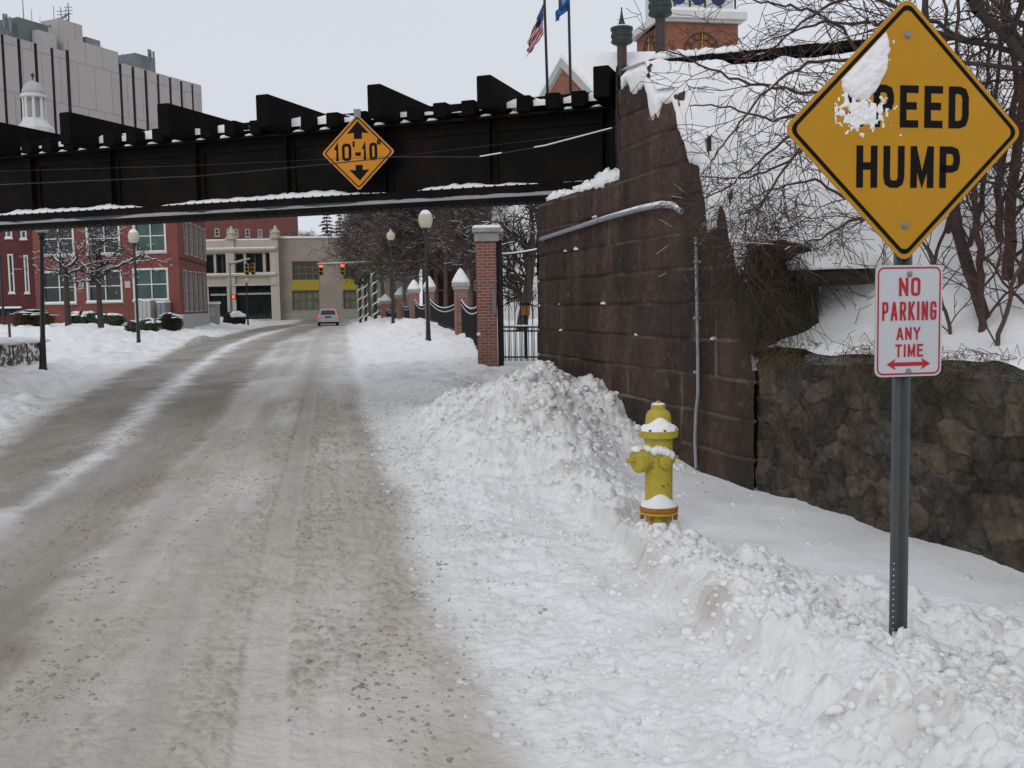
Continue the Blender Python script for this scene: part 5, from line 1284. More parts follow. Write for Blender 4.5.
def dial(F, px, py, r):
    u, z = F.uz(px, py); b = MB(); n = 40
    for i in range(n):
        a0, a1 = 2*PI*i/n, 2*PI*(i+1)/n
        for ra, rb in ((r, r*.95), (r*.66, r*.62)):
            b.hexa([F.p(u+ra*math.cos(a0), z+ra*math.sin(a0), .004), F.p(u+ra*math.cos(a1), z+ra*math.sin(a1), .004), F.p(u+rb*math.cos(a1), z+rb*math.sin(a1), .004), F.p(u+rb*math.cos(a0), z+rb*math.sin(a0), .004),
                    F.p(u+ra*math.cos(a0), z+ra*math.sin(a0), .04), F.p(u+ra*math.cos(a1), z+ra*math.sin(a1), .04), F.p(u+rb*math.cos(a1), z+rb*math.sin(a1), .04), F.p(u+rb*math.cos(a0), z+rb*math.sin(a0), .04)])
    o = b.build('clock_ring', m_clay, ct)
    b = MB()
    for k in range(12):
        a = k*PI/6
        for da in (-.07, .07) if k % 3 else (-.1, 0, .1):
            c, s_ = math.cos(a+da), math.sin(a+da); b.tube(F.p(u+c*r*.68, z+s_*r*.68, .03), F.p(u+c*r*.93, z+s_*r*.93, .03), .018*r/.8, .018*r/.8, 4)
    b.build('numeral', m_clay, o)
    for a, l, w in ((PI/2-.03, r*.95, .05), (-PI/2+.08, r*.35, .06)):
        b = MB(); b.tube(F.p(u, z, .06), F.p(u+math.cos(a)*l, z+math.sin(a)*l, .06), w, .015, 5); b.build('clock_hand', m_gold, o)
dial(FK, 701.5, 52, .86); dial(FL, 650, 54, .86)
def stack(px, Y, ystem0, head0, head1, tip, lb, rs=.21, rh=.47):
    p = at(px, 60, Y); x, y = p[0], Y; r = empty('roof_stack', (x, y, 6), lb, 'chimney', 'dark copper roof stacks')
    zh0, zh1 = topz(x, y, head0), topz(x, y, head1); b = MB(); b.lathe([(rs, 6), (rs, zh0)], (x, y, 0), 14); autosmooth(b.build('stem', mat('brown stack', (.055, .035, .032), .5, .3, .4) if 'brown stack' not in bpy.data.materials else bpy.data.materials['brown stack'], r))
    b = MB(); h = zh1-zh0; b.lathe([(rs, zh0-.12), (rh*.95, zh0), (rh, zh0+.03), (rh, zh0+.1*h), (rh*.93, zh0+.12*h), (rh*.93, zh0+.35*h), (rh, zh0+.38*h), (rh, zh0+.55*h), (rh*.93, zh0+.6*h), (rh*.93, zh0+.8*h), (rh*1.03, zh0+.84*h), (rh*1.03, zh1), (rh*.9, zh1+.02)], (x, y, 0), 18); autosmooth(b.build('hood', m_clay, r))
    zt_ = topz(x, y, tip); b = MB(); b.lathe([(rh*.62, zh1), (rh*.3, zh1+(zt_-zh1)*.22), (rh*.16, zh1+(zt_-zh1)*.5), (.02, zh1+(zt_-zh1)*.9), (.045, zh1+(zt_-zh1)*.93), (.01, zt_)], (x, y, 0), 12); b.build('spire', m_clay, r, True)
    b = MB(); b.lathe([(rh*1.0, zh1+.0), (rh*.9, zh1+.05), (rh*.4, zh1+.08)], (x, y, 0), 14); b.build('snow_cap', m_snow, r)
stack(622, 44, 58, 43, 28, 7, 'left dark vent stack with spire beside the brick clock tower')
stack(660.5, 41, 62, 15, -4, -26, 'right dark vent stack in front of the clock tower, its head out of view', .205, .48)

# flagpoles and flags
def flagpole(pts, lb):
    a = at(*pts[0], 34); c = at(*pts[1], 34); z_ = 3.5; dx = (a-c)/(a[2]-c[2]); base = c+dx*(z_-c[2]); topp = a+dx*4.5
    r = empty('flagpole', tuple(base), lb, 'flagpole', 'flagpoles behind the bridge'); b = MB(); b.tube(base, topp, .055, .04, 10); b.build('pole', m_fence, r, True)
    b = MB(); b.blob(topp, .09, .09, .09, 1, 0, 10, 8, low=-1); b.build('ball', m_gold, r, True); return a, c
a1, b1 = flagpole(((544.5, 0), (547.3, 86)), 'left flagpole behind the bridge carrying the furled striped flag')
a2, b2 = flagpole(((568.6, 0), (570.5, 85)), 'right flagpole behind the bridge carrying the blue flag')
def flag(corners, folds, colf, nm, lb, seed, nu_=60, nv_=40):
    """corners in picture space: hoist top, hoist bottom, fly bottom, fly top"""
    Uu, Vv = np.meshgrid(np.linspace(0, 1, nu_), np.linspace(0, 1, nv_)); P = [at(*c, 34.0) for c in corners]
    pos = (P[0][None, None]*((1-Uu)*(1-Vv))[..., None]+P[1][None, None]*((1-Uu)*Vv)[..., None]+P[2][None, None]*(Uu*Vv)[..., None]+P[3][None, None]*(Uu*(1-Vv))[..., None])
    w = np.sin((Vv*folds+Uu*1.3)*2*PI)*.11*np.clip(Uu*3, 0.15, 1)+.05*np.sin((Vv*2+Uu*6)*PI)
    pos[..., 1] += w; pos[..., 0] += .35*w*np.cos(Uu*5+seed)
    col = colf(Uu, Vv); n = nu_
    i0 = (np.arange(nv_-1)[:, None]*n+np.arange(n-1)[None, :]); F = np.stack([i0, i0+1, i0+n+1, i0+n], -1).reshape(-1, 4)
    return tag(mesh_obj(nm, pos.reshape(-1, 3), F, m_flag, None, True, col.reshape(-1, 3)), lb, 'flag')
def us(Uu, Vv):
    st_ = (np.floor(Vv*13) % 2 == 0)[..., None]; C = np.where(st_, np.array([.42, .02, .045]), np.array([.62, .60, .60]))
    can = ((Uu < .42) & (Vv < .54))[..., None]; star = ((np.sin(Uu*75) > .5) & (np.sin(Vv*52) > .5))[..., None]
    return np.where(can, np.where(star, np.array([.5, .5, .55]), np.array([.02, .04, .14])), C)
flag([(543.2, 3), (543.6, 34), (527.5, 58), (528, 40)], 2.6, us, 'flag', 'furled red and white striped flag with dark blue canton on the left pole', 1)
def stf(Uu, Vv): 
    C = np.ones(Uu.shape+(3,))*np.array([.03, .12, .34]); m_ = ((np.abs(Uu-.5) < .12) & (np.abs(Vv-.45) < .2))[..., None]; return np.where(m_, np.array([.3, .33, .4]), C)
flag([(568, -22), (568.4, 10), (554.5, 22), (560, -4)], 2.2, stf, 'flag', 'blue flag hanging limp on the right pole', 2)

# ------------------------------------------------------------------ traffic signals
def signal_head(par_name, px, py, Y, lit, lb, h=1.05, face=(0, -1)):
    p = at(px, py, Y); r = empty('traffic_signal', tuple(p), lb, 'traffic light', 'traffic signals over the junction')
    b = MB(); b.box(p[0]-.17, p[0]+.17, p[1], p[1]+.22, p[2]-h/2, p[2]+h/2); b.build('housing', m_sigy, r)
    for k in range(3):
        z = p[2]+h/2-.18-k*.345; on = lit == k
        b = MB(); b.lathe([(.135 if not on else .19, 0), (.13 if not on else .18, .03)], (p[0], p[1]-.01, z), 14, (0, -1, 0)); b.build('lens', m_sigred if on else m_slot, r)
        b = MB(); n = 10
        for i in range(n):
            a0 = PI*i/n*1.1-.15; a1 = PI*(i+1)/n*1.1-.15
            b.hexa([(p[0]+c_*math.cos(a_), y_, z+c_*math.sin(a_)) for y_ in (p[1]-.25, p[1]-.011) for c_, a_ in ((.145, a0), (.145, a1), (.157, a1), (.157, a0))])
        b.build('visor', m_sigy, r)
    return r, p
r, s1 = signal_head('s', 321, 269.3, 86, 0, 'left red traffic signal hanging over the road by the tan building'); r, s2 = signal_head('s', 342.5, 269, 86, 0, 'right red traffic signal hanging over the road by the tan building')
signal_head('s', 246.9, 269.3, 92, -1, 'unlit traffic signal seen from behind, left of the pair on the left mast'); signal_head('s', 252.9, 269.0, 92, -1, 'unlit traffic signal seen from behind, right of the pair on the left mast')
def mast(xp, yb, yt, arm, Y, lb, drop=0):
    base = at(xp, yb, Y); top = at(xp, yt, Y); e0, e1 = at(*arm[0], Y), at(*arm[1], Y); z0 = gz(base[0], Y)-.1
    r = empty('signal_mast', (base[0], Y, z0), lb, 'signal mast'); b = MB(); b.tube((top[0], Y, z0), (top[0], Y, top[2]), .13, .09, 10); b.build('pole', m_gal, r, True)
    b = MB(); b.tube(e0, e1, .09, .06, 8); b.build('arm', m_gal, r, True); b = MB(); b.tube(e0+[0, 0, .1], e1+[0, 0, .07], .05, .04, 6); b.build('snow_cap', m_snow, r, True)
mast(229.5, 322, 262, ((229, 264.5), (250, 259)), 92, 'grey signal mast in front of the cream building with arm to the right')
mast(371, 322, 262, ((371, 262.5), (317, 264.5)), 86, 'grey signal mast behind the garlanded arch with arm over the road')
p = at(233.5, 297, 91.5); r = empty('pedestrian_signal', tuple(p), 'small red lit pedestrian signal on the left mast', 'pedestrian signal'); b = MB(); b.box(p[0]-.2, p[0]+.2, p[1], p[1]+.2, p[2]-.22, p[2]+.22); b.build('housing', m_black, r); b = MB(); b.box(p[0]-.13, p[0]+.13, p[1]-.02, p[1]-.001, p[2]-.13, p[2]+.15); b.build('lens', m_sigred, r)

# white roofed kiosk and small post by the office end
def box_at(nm, x0, y0, x1, y1, Y, dep, m_, lb, cat, snowh=.15, m_s=None):
    a = at(x0, y1, Y); c = at(x1, y0, Y); r = empty(nm, ((a[0]+c[0])/2, Y, a[2]), lb, cat); b = MB(); b.box(a[0], c[0], Y, Y+dep, min(a[2], .3), c[2]); b.build('body', m_, r)
    b = MB(); b.box(a[0]-.08, c[0]+.08, Y-.08, Y+dep+.08, c[2], c[2]+snowh); b.build('snow_cap', m_snow, r); return r, a, c
r, a, c = box_at('kiosk', 209, 304, 216.5, 320, 84, .9, m_cap, 'small pale kiosk with a snow covered top at the end of the brick office', 'kiosk', .2)
b = MB(); b.box(a[0]+.12, c[0]-.12, 83.97, 83.995, a[2]+.3, c[2]-.3); b.build('door', m_trim, r)
# snow covered litter bin / bags
p = at(233, 318, 90); b = MB(); b.blob((p[0], p[1], .35), 1.0, .6, .95, 3, .2); o = b.build('refuse_bag', m_tyre, None, True); tag(o, 'heap of dark refuse bags under snow at the foot of the signal mast', 'bags')
b = MB(); b.blob((p[0]+.3, p[1]-.1, 1.0), .8, .5, .4, 5, .2); b.build('snow_cap', m_snow, o, True)

# ------------------------------------------------------------------ car
def make_car():
    Yc = 86.5; p = at(328.3, 324.5, Yc); x, y = p[0], Yc; z = .02; W_ = .88
    r = empty('estate_car', (x, y, z), 'silver estate car seen from behind with its brake lights on', 'car')
    def sect(ys, hw, zz): return [(x+sx*hw, y+ys, z+zz) for sx in (-1, 1)]
    # lofted body: cross sections from rear to front
    S = [(0.0, .84, .42, .86, .70), (.06, .88, .36, .95, .80), (.5, .90, .30, .98, .84), (3.0, .90, .30, .96, .84), (4.2, .88, .32, .84, .78), (4.5, .78, .40, .72, .66)]
    V = []; F = []
    for ys, hw, zb, zt, hwt in S:
        ring = [(-hw*.92, zb), (-hw, zb+.12), (-hw, zt-.22), (-hwt, zt), (hwt, zt), (hw, zt-.22), (hw, zb+.12), (hw*.92, zb)]
        V += [(x+a, y+ys, z+c) for a, c in ring]
    for i in range(len(S)-1):
        for k in range(8): F.append((i*8+k, i*8+(k+1) % 8, (i+1)*8+(k+1) % 8, (i+1)*8+k))
    F += [tuple(range(7, -1, -1)), tuple(range(40, 48))]
    o = mesh_obj('body', np.array(V), F, m_car, r); bv = o.modifiers.new('b', 'BEVEL'); bv.width = .04; bv.segments = 3
    V = []; F = []
    C_ = [(.02, .78, .84), (.35, .66, 1.38), (1.2, .68, 1.46), (2.6, .66, 1.42), (3.4, .76, .94)]
    b = MB()
    for (ya, wa, za), (yb_, wb, zb2) in zip(C_[:-1], C_[1:]):
        b.hexa([(x-wa-.1, y+ya, z+.80), (x+wa+.1, y+ya, z+.80), (x+wb+.1, y+yb_, z+.80), (x-wb-.1, y+yb_, z+.80), (x-wa, y+ya, z+za), (x+wa, y+ya, z+za), (x+wb, y+yb_, z+zb2), (x-wb, y+yb_, z+zb2)])
    o = b.build('cabin', m_car, r)
    b = MB(); b.prism([(x-.64, y+.045, z+.94), (x+.64, y+.045, z+.94), (x+.56, y+.285, z+1.30), (x-.56, y+.285, z+1.30)], (0, -.015, .008)); b.build('rear_window', m_glass, r)
    for s_ in (-1, 1):
        b = MB(); b.prism([(x+s_*.845, y+.6, z+.98), (x+s_*.845, y+3.0, z+.98), (x+s_*.745, y+2.6, z+1.33), (x+s_*.745, y+.75, z+1.35)], (s_*.012, 0, 0)); b.build('side_window', m_glass, r)
        b = MB(); b.box(x+s_*.81-.08, x+s_*.81+.08, y-.04, y+.12, z+.64, z+.88); b.build('tail_lamp', m_brake, r)
        b = MB(); b.tube((x+s_*.91, y+1.9, z+.95), (x+s_*1.02, y+1.9, z+1.0), .07, .09, 8); b.build('mirror', m_car, r)
        for yw_ in (.85, 3.6):
            b = MB(); b.tube((x+s_*.68, y+yw_, z+.32), (x+s_*.89, y+yw_, z+.32), .33, .33, 20); w = b.build('wheel', m_tyre, r); b = MB(); b.tube((x+s_*.885, y+yw_, z+.32), (x+s_*.905, y+yw_, z+.32), .2, .19, 14); b.build('rim', m_gal, w)
    b = MB(); b.box(x-.18, x+.18, y+.22, y+.30, z+1.33, z+1.40); b.build('brake_lamp', m_brake, r)
    b = MB(); b.box(x-.86, x+.86, y-.10, y+.15, z+.30, z+.55); o = b.build('bumper', m_car, r); bv = o.modifiers.new('b', 'BEVEL'); bv.width = .04; bv.segments = 2
    b = MB(); b.box(x-.80, x+.80, y-.07, y+.4, z+.17, z+.298); b.build('underbody', m_tyre, r)
    r.rotation_euler.z = .18
    b = MB(); b.box(x-.26, x+.26, y-.03, y-.005, z+.68, z+.82); b.build('number_plate', m_blue, r)
make_car()

# ------------------------------------------------------------------ garlanded posts of the arch
def gpost(px, ytop, Y, lb, rr=.16):
    p = at(px, 318, Y); x = p[0]; z0 = gz(x, Y)-.1; zt = topz(x, Y, ytop)
    r = empty('garland_post', (x, Y, z0), lb, 'post', 'garlanded posts by the fence'); b = MB(); b.tube((x, Y, z0), (x, Y, zt), rr*.7, rr*.7, 8); b.build('post', m_shrub, r)
    b = MB(); n = 70; h = zt-z0; prev = None
    for i in range(n+1):
        a = i/n*2*PI*h/.75; q = np.array([x+rr*math.cos(a), Y+rr*math.sin(a), z0+h*i/n]); 
        if prev is not None: b.tube(prev, q, .05, .05, 5)
        prev = q
    b.build('garland', m_snow, r, True); b = MB(); b.blob((x, Y, zt), rr*2.4, rr*2.4, .5, 4, .3); b.build('crown', m_shrub, r); return r
gpost(360.5, 282, 80, 'left striped garland wrapped post by the brick fence'); gpost(366, 276, 78, 'middle striped garland wrapped post by the brick fence'); gpost(375.5, 268, 74, 'right tallest striped garland wrapped post by the brick fence', .2)
# ------------------------------------------------------------------ vegetation
def seg_mesh(name, segs, m, parent=None, n=4):
    P = np.array([s[0] for s in segs]); Q = np.array([s[1] for s in segs]); R0_ = np.array([s[2] for s in segs]); R1_ = np.array([s[3] for s in segs])
    d = Q-P; l = np.linalg.norm(d, axis=1)[:, None]+1e-9; d = d/l
    a = np.where(np.abs(d[:, 2:3]) < .9, np.array([[0, 0, 1.]]), np.array([[1., 0, 0]])); x = np.cross(d, a); x /= np.linalg.norm(x, axis=1)[:, None]; y = np.cross(d, x)
    V = []
    for pp, rr in ((P, R0_), (Q+d*l*.03, R1_)):
        for i in range(n):
            t_ = 2*PI*i/n; V.append(pp+(x*math.cos(t_)+y*math.sin(t_))*rr[:, None])
    V = np.stack(V, 1).reshape(-1, 3); k = np.arange(len(segs))[:, None]*2*n
    F = np.concatenate([k+np.array([[i, n+i, n+(i+1) % n, (i+1) % n]]) for i in range(n)], 0)
    return mesh_obj(name, V, F, m, parent)
def grow(out, p, d, L, r, lev, rnd, spread=.6, nseg=4, kids=3, up=.12, shrink=.68, rmin=.004, wob=.16, lean=(0, 0, 0)):
    d = d/np.linalg.norm(d); sl_ = L/nseg; pts = []
    for i in range(nseg):
        r2 = max(rmin, r*(1-.5/nseg)); d = d+np.array([rnd.gauss(0, wob), rnd.gauss(0, wob), rnd.gauss(0, wob)+up*.3])+np.array(lean)*.1; d = d/np.linalg.norm(d)
        q = p+d*sl_; out.append((p, q, r, r2, lev)); p = q; r = r2; pts.append((q, d, r))
    if lev <= 0: return
    for q, dd__, rr in pts[max(0, nseg//3-1):]:
        for k in range(kids if rnd.random() < .85 else kids-1):
            v = np.array([rnd.gauss(0, 1), rnd.gauss(0, 1), rnd.gauss(0, .7)]); v -= dd__*(v@dd__); v /= np.linalg.norm(v)+1e-6
            nd = dd__*(1-spread*.5)+v*spread+np.array([0, 0, up]); grow(out, q, nd, L*shrink*rnd.uniform(.6, 1.1), max(rmin, rr*.58), lev-1, rnd, spread, max(2, nseg-1), kids, up, shrink, rmin, wob, lean)
def bare_tree(name, base, H_, r0, seed, label, group=None, m=m_bark, lev=4, kids=2, spread=.75, rmin=.02, snow=.25, nseg=5, forks=6, crown=.35, par=None, mt=None, up=.1, shr=.66, wob=.13):
    rnd = random.Random(seed); base = np.array(base, float); tr = []; p = base.copy(); d = np.array([rnd.gauss(0, .04), rnd.gauss(0, .04), 1.]); r = r0; out = []
    n = 8
    for i in range(n):
        r2 = r0*(1-.75*(i+1)/n); d = d+np.array([rnd.gauss(0, .05), rnd.gauss(0, .05), .05]); d /= np.linalg.norm(d); q = p+d*H_*.72/n; tr.append((p, q, r, r2)); p, r = q, r2
        if (i+1)/n > crown:
            for k in range(forks//2 if i < n-1 else forks//2+1):
                a = rnd.uniform(0, 2*PI); v = np.array([math.cos(a), math.sin(a), rnd.uniform(.3, 1.1)]); grow(out, q, v, H_*.30*rnd.uniform(.7, 1.1)*(1-.3*i/n), r2*.6+rmin, lev-1, rnd, spread, nseg, kids, up, shr, rmin, wob)
    t = empty(name, tuple(base), label, 'tree', group)
    seg_mesh('trunk', tr, m, t, 8); seg_mesh('crown', [o[:4] for o in out], mt or m, t, 3)
    if snow:
        sn_ = [(a+[0, 0, r_a*.9], b_+[0, 0, r_b*.9], r_a*.75, r_b*.75) for a, b_, r_a, r_b, lv in out if abs((b_-a)[2]) < .62*np.linalg.norm(b_-a) and rnd.random() < snow]
        if sn_: seg_mesh('snow_cap', sn_, m_snow, t, 3)
    return t
# far bare trees behind the iron fence
m_far = mat('hazed winter twigs', (.125, .10, .085), .95, .3, 1.5)  # distance haze put into the colour: lighter than the near bark
G = 'bare trees behind the iron fence'
tl = [(370, 98, 12.5), (383, 92, 14), (392, 100, 16), (396, 78, 12.5), (416, 88, 15), (436, 80, 14), (446, 66, 12), (462, 72, 13.5), (470, 62, 11.5), (484, 78, 13), (366, 112, 13), (494, 96, 12), (425, 108, 17), (470, 98, 17), (405, 66, 9.5)]
tlab = ['bare brown tree behind the garlanded posts, right of the traffic signals', 'wide bare tree rising behind the garlanded arch', 'tall bare tree behind the slim acorn lamp', 'bare tree just left of the slim lamp, its crown dusted with snow', 'bare tree right of the slim lamp', 'bare tree directly behind the tall street lamp', 'lower bare tree right behind the second coned pillar', 'bare tree above the first coned pillar', 'bare tree above the fence just left of the gate pillar', 'bare tree directly behind the tall gate pillar', 'farthest bare tree at the right end of the tan building', 'bare tree seen over the left edge of the iron gate', 'tall far bare tree between the two nearer lamps', 'tall far bare tree left of the gate pillar', 'short bushy bare tree above the fourth pillar']
protos = [bare_tree('bare_tree', (at(tl[i][0], 318, tl[i][1])[0], tl[i][1], .2), 13, .22, 11+i, tlab[i], G, m_far, 4, 2, .8, .016, .16) for i in range(4)]
for i, (px, Y, h_) in enumerate(tl):
    x = at(px, 318, Y)[0]; z = gz(x, Y)-.1
    o = protos[i] if i < 4 else dup(protos[i % 4]); o['label'] = tlab[i]
    o.location = (x, Y, z); o.scale = (h_/13*.85, h_/13*.85, h_/13); o.rotation_euler.z = i*1.7
# nearer trees right behind the gate
bare_tree('bare_tree', (at(521, 330, 36)[0], 36, gz(at(521, 330, 36)[0], 36)-.1), 7.0, .22, 71, 'dark forked bare tree standing right behind the iron gate', None, m_bark, 3, 2, .8, .012, .4, crown=.2, forks=4)
HA = at(500, 320, 62)[:2]; HB = at(575, 320, 62)[:2]; FH = Facade(HA, HB); hz_ = topz(*HA, 232)
hs_ = empty('clapboard_house', (*HA, 0), 'pale grey clapboard house seen through the iron gate beside the abutment', 'house')
wh = [FH.rect(*q) for q in ((511, 250, 517, 266), (525, 250, 531, 266), (511, 284, 517, 300), (525, 284, 531, 300))]
b = MB(); FH.wall(b, 0, hz_, wh); block(b, FH, 8, 0, hz_, False); b.build('wall', m_white, hs_)
for w in wh: FH.window(hs_, w, 1, 2, m_trim, m_glass, .08, .05)
b = MB(); m0 = FH.L/2; b.prism([FH.p(-.4, hz_, .5), FH.p(FH.L+.4, hz_, .5), FH.p(FH.L+.4, hz_+3, -4), FH.p(-.4, hz_+3, -4)], (0, 0, .25)); b.build('snow_roof', m_snow, hs_)
# conifer
def conifer(px, Y, ytop, lb, seed):
    rnd = random.Random(seed); x = at(px, 318, Y)[0]; zt = topz(x, Y, ytop); t = empty('pine_tree', (x, Y, 0), lb, 'tree')
    b = MB(); b.tube((x, Y, 0), (x, Y, zt), .3, .03, 8); b.build('trunk', m_bark, t)
    b = MB(); s_ = MB(); h = 1.5
    while h < zt-.2:
        L_ = (zt-h)*.34+.3
        for k in range(9):
            a = rnd.uniform(0, 2*PI); l = L_*rnd.uniform(.7, 1.1); c, s = math.cos(a), math.sin(a); w = l*.24; dr2 = l*.28
            tip = (x+c*l, Y+s*l, h-dr2); mid = (x+c*l*.5, Y+s*l*.5, h-.02)
            for j in range(5):
                f0 = j/5; wx = w*(1-f0)*rnd.uniform(.6, 1.3)+.05; pz_ = h-dr2*f0
                q = (x+c*l*f0, Y+s*l*f0); e_ = (x+c*l*(f0+.28), Y+s*l*(f0+.28))
                b.add([(q[0]-s*wx, q[1]+c*wx, pz_-.12), (q[0]+s*wx, q[1]-c*wx, pz_-.12), (e_[0], e_[1], h-dr2*(f0+.28)), (q[0], q[1], pz_+.03)], [(0, 1, 2), (0, 2, 3), (1, 3, 2)])
            if rnd.random() < .6: s_.blob((x+c*l*.6, Y+s*l*.6, h-dr2*.6+.06), l*.2, l*.2, .09, k, .3, 6, 4)
        h += .38
    b.build('crown', m_conifer, t); s_.build('snow_cap', m_snow, t)
conifer(330, 118, 207, 'tall dark pine with snowy boughs rising above the tan building', 1); conifer(343, 124, 212, 'second pine just right of the taller pine above the tan building', 4)
for k, (px, h_) in enumerate(((305, 10.5), (315, 11.2))):
    o = dup(protos[k]); x = at(px, 318, 135)[0]; o.location = (x, 135, 0); o.scale = (1, 1, h_/13*1.1); o['label'] = ('pale bare tree far behind the roof of the tan building, nearer the brick block', 'pale bare tree far behind the tan building, beside the pine')[k]; o['group'] = 'far trees over the roofs'

# small street trees by the office, branches lined with snow
def small_tree(px, py, Y, seed, label, limbs):
    x = at(px, py, Y)[0]; z = gz(x, Y)-.1; rn = random.Random(seed); t = empty('street_tree', (x, Y, z), label, 'tree', 'small street trees before the brick office'); out = []
    zf = topz(x, Y, 272); tr = [(np.array([x, Y, z]), np.array([x-.02, Y, z+(zf-z)*.5]), .16, .13), (np.array([x-.02, Y, z+(zf-z)*.5]), np.array([x, Y, zf]), .13, .10)]
    for k, l in enumerate(limbs):
        P = [np.array([x, Y, zf-.2+.1*(k % 3)])]+[at(a, c, Y+rn.uniform(-1.2, 1.2)*(i+1)/len(l)) for i, (a, c) in enumerate(l)]
        n0 = len(P); Q = []
        for i in range(n0-1):
            for q in range(4): Q.append(P[i]*(1-q/4)+P[i+1]*q/4+np.array([rn.gauss(0, .05), 0, rn.gauss(0, .05)]))
        Q.append(P[-1])
        for i in range(len(Q)-1):
            r_ = .065*(1-.75*i/len(Q)); out.append((Q[i], Q[i+1], r_, r_*.95, 4))
            if i > 1:
                for _ in range(2):
                    v = np.array([rn.gauss(0, 1), rn.gauss(0, 1), rn.gauss(.1, .6)]); grow(out, Q[i], (Q[i+1]-Q[i])*1.2+v*.8, .9*rn.uniform(.4, 1.2), r_*.5, 1, rn, .8, 4, 1, .05, .6, .011, .2)
    seg_mesh('trunk', tr, m_bark, t, 8); seg_mesh('crown', [o[:4] for o in out], m_bark, t, 4)
    seg_mesh('snow_cap', [(a+[0, 0, ra], c+[0, 0, rb], ra*.9, rb*.9) for a, c, ra, rb, lv in out if abs((c-a)[2]) < .7*np.linalg.norm(c-a) and (lv == 4 or rn.random() < .45)], m_snow, t, 4)
small_tree(69, 334, 46, 3, 'small bare street tree left of its twin before the brick office', [[(58, 262), (48, 250)], [(62, 255), (58, 232)], [(78, 258), (86, 240)], [(82, 268), (96, 262)], [(56, 272), (46, 268)]])
small_tree(101, 327, 47, 8, 'small bare street tree with snow lined branches spreading right towards the lamp', [[(112, 268), (130, 263), (150, 260)], [(110, 258), (120, 250), (122, 246)], [(96, 258), (90, 236), (86, 222)], [(86, 272), (74, 262), (60, 258)], [(103, 250), (106, 232), (104, 220)], [(92, 280), (76, 284), (66, 280)], [(118, 266), (140, 256), (156, 259)]])

# leafy clumps
def clump(name, c, r, n, m, label, cat='bush', leaf=.05, snow=.35, seed=0, twig=False):
    rnd = np.random.RandomState(seed); t = empty(name, (c[0], c[1], c[2]), label, cat)
    v = rnd.normal(size=(n, 3)); v /= np.linalg.norm(v, axis=1)[:, None]; rr = rnd.uniform(.45, 1.0, n)[:, None]**.5*(1+.18*np.sin(v[:, :1]*5+seed)*np.cos(v[:, 1:2]*4))
    P = np.array(c)+np.array([0, 0, r[2]*.9])+v*rr*np.array(r); P[:, 2] = np.maximum(P[:, 2], c[2]+.02)
    if twig:
        b0 = np.array(c)+rnd.uniform(-.3, .3, (n, 3))*np.array(r)*[1, 1, 0]; seg_mesh('twigs', [(b0[i] if i % 3 == 0 else P[i]-v[i]*.25, P[i]+v[i]*.05, leaf*.3, leaf*.15) for i in range(n)], m, t, 3)
    else:
        u_ = rnd.normal(size=(n, 3)); u_ /= np.linalg.norm(u_, axis=1)[:, None]; w_ = np.cross(v, u_); V = np.stack([P+u_*leaf, P+w_*leaf*.6, P-u_*leaf, P-w_*leaf*.6], 1).reshape(-1, 3); k = np.arange(n)[:, None]*4
        mesh_obj('foliage', V, k+np.array([[0, 1, 2, 3]]), m, t)
    if snow:
        s_ = MB(); 
        for i in range(int(n*.012)+6):
            a, q = rnd.uniform(0, 2*PI), rnd.uniform(0, .85)**.5; h_ = math.sqrt(max(0, 1-q*q)); s_.blob((c[0]+r[0]*q*math.cos(a), c[1]+r[1]*q*math.sin(a), c[2]+r[2]*(.9+h_*.95)), r[0]*rnd.uniform(.12, .3), r[0]*rnd.uniform(.12, .3), r[2]*snow*.5, i, .3, 8, 5)
        s_.build('snow_cap', m_snow, t, True)['kind'] = 'stuff'
    return t
def cat(px, py, Y): p = at(px, py, Y); return (p[0], Y, gz(p[0], Y)-.08)
clump('evergreen_bush', cat(84, 322, 60), (.9, .6, .42), 1500, m_shrub, 'snow covered evergreen bush left of the office window', leaf=.09, seed=1)
clump('evergreen_bush', cat(95, 323, 59), (.75, .6, .42), 1300, m_shrub, 'snow covered evergreen bush behind the right street tree', leaf=.09, seed=2)
clump('evergreen_bush', cat(110, 323, 58), (.85, .6, .40), 1500, m_shrub, 'snow covered evergreen bush between street tree and lamp', leaf=.09, seed=3)
clump('evergreen_bush', cat(148, 325, 57), (.65, .6, .42), 1100, m_shrub, 'round snow capped bush right beside the lamp, in front of the office', leaf=.09, seed=4)
clump('evergreen_bush', cat(133, 327, 52), (.42, .4, .36), 700, m_shrub, 'small low bush under the white globe street lamp', leaf=.08, seed=5)
clump('twiggy_bush', cat(171, 325, 60), (.75, .6, .65), 1300, m_bark, 'leafless grey bush at the corner of the brick office', leaf=.06, snow=.1, seed=6, twig=True)
clump('twiggy_bush', cat(33, 325, 55), (1.2, .8, .55), 2600, m_twig, 'rounded brown leafless bush before the dark brick hall', leaf=.06, snow=.1, seed=7, twig=True)

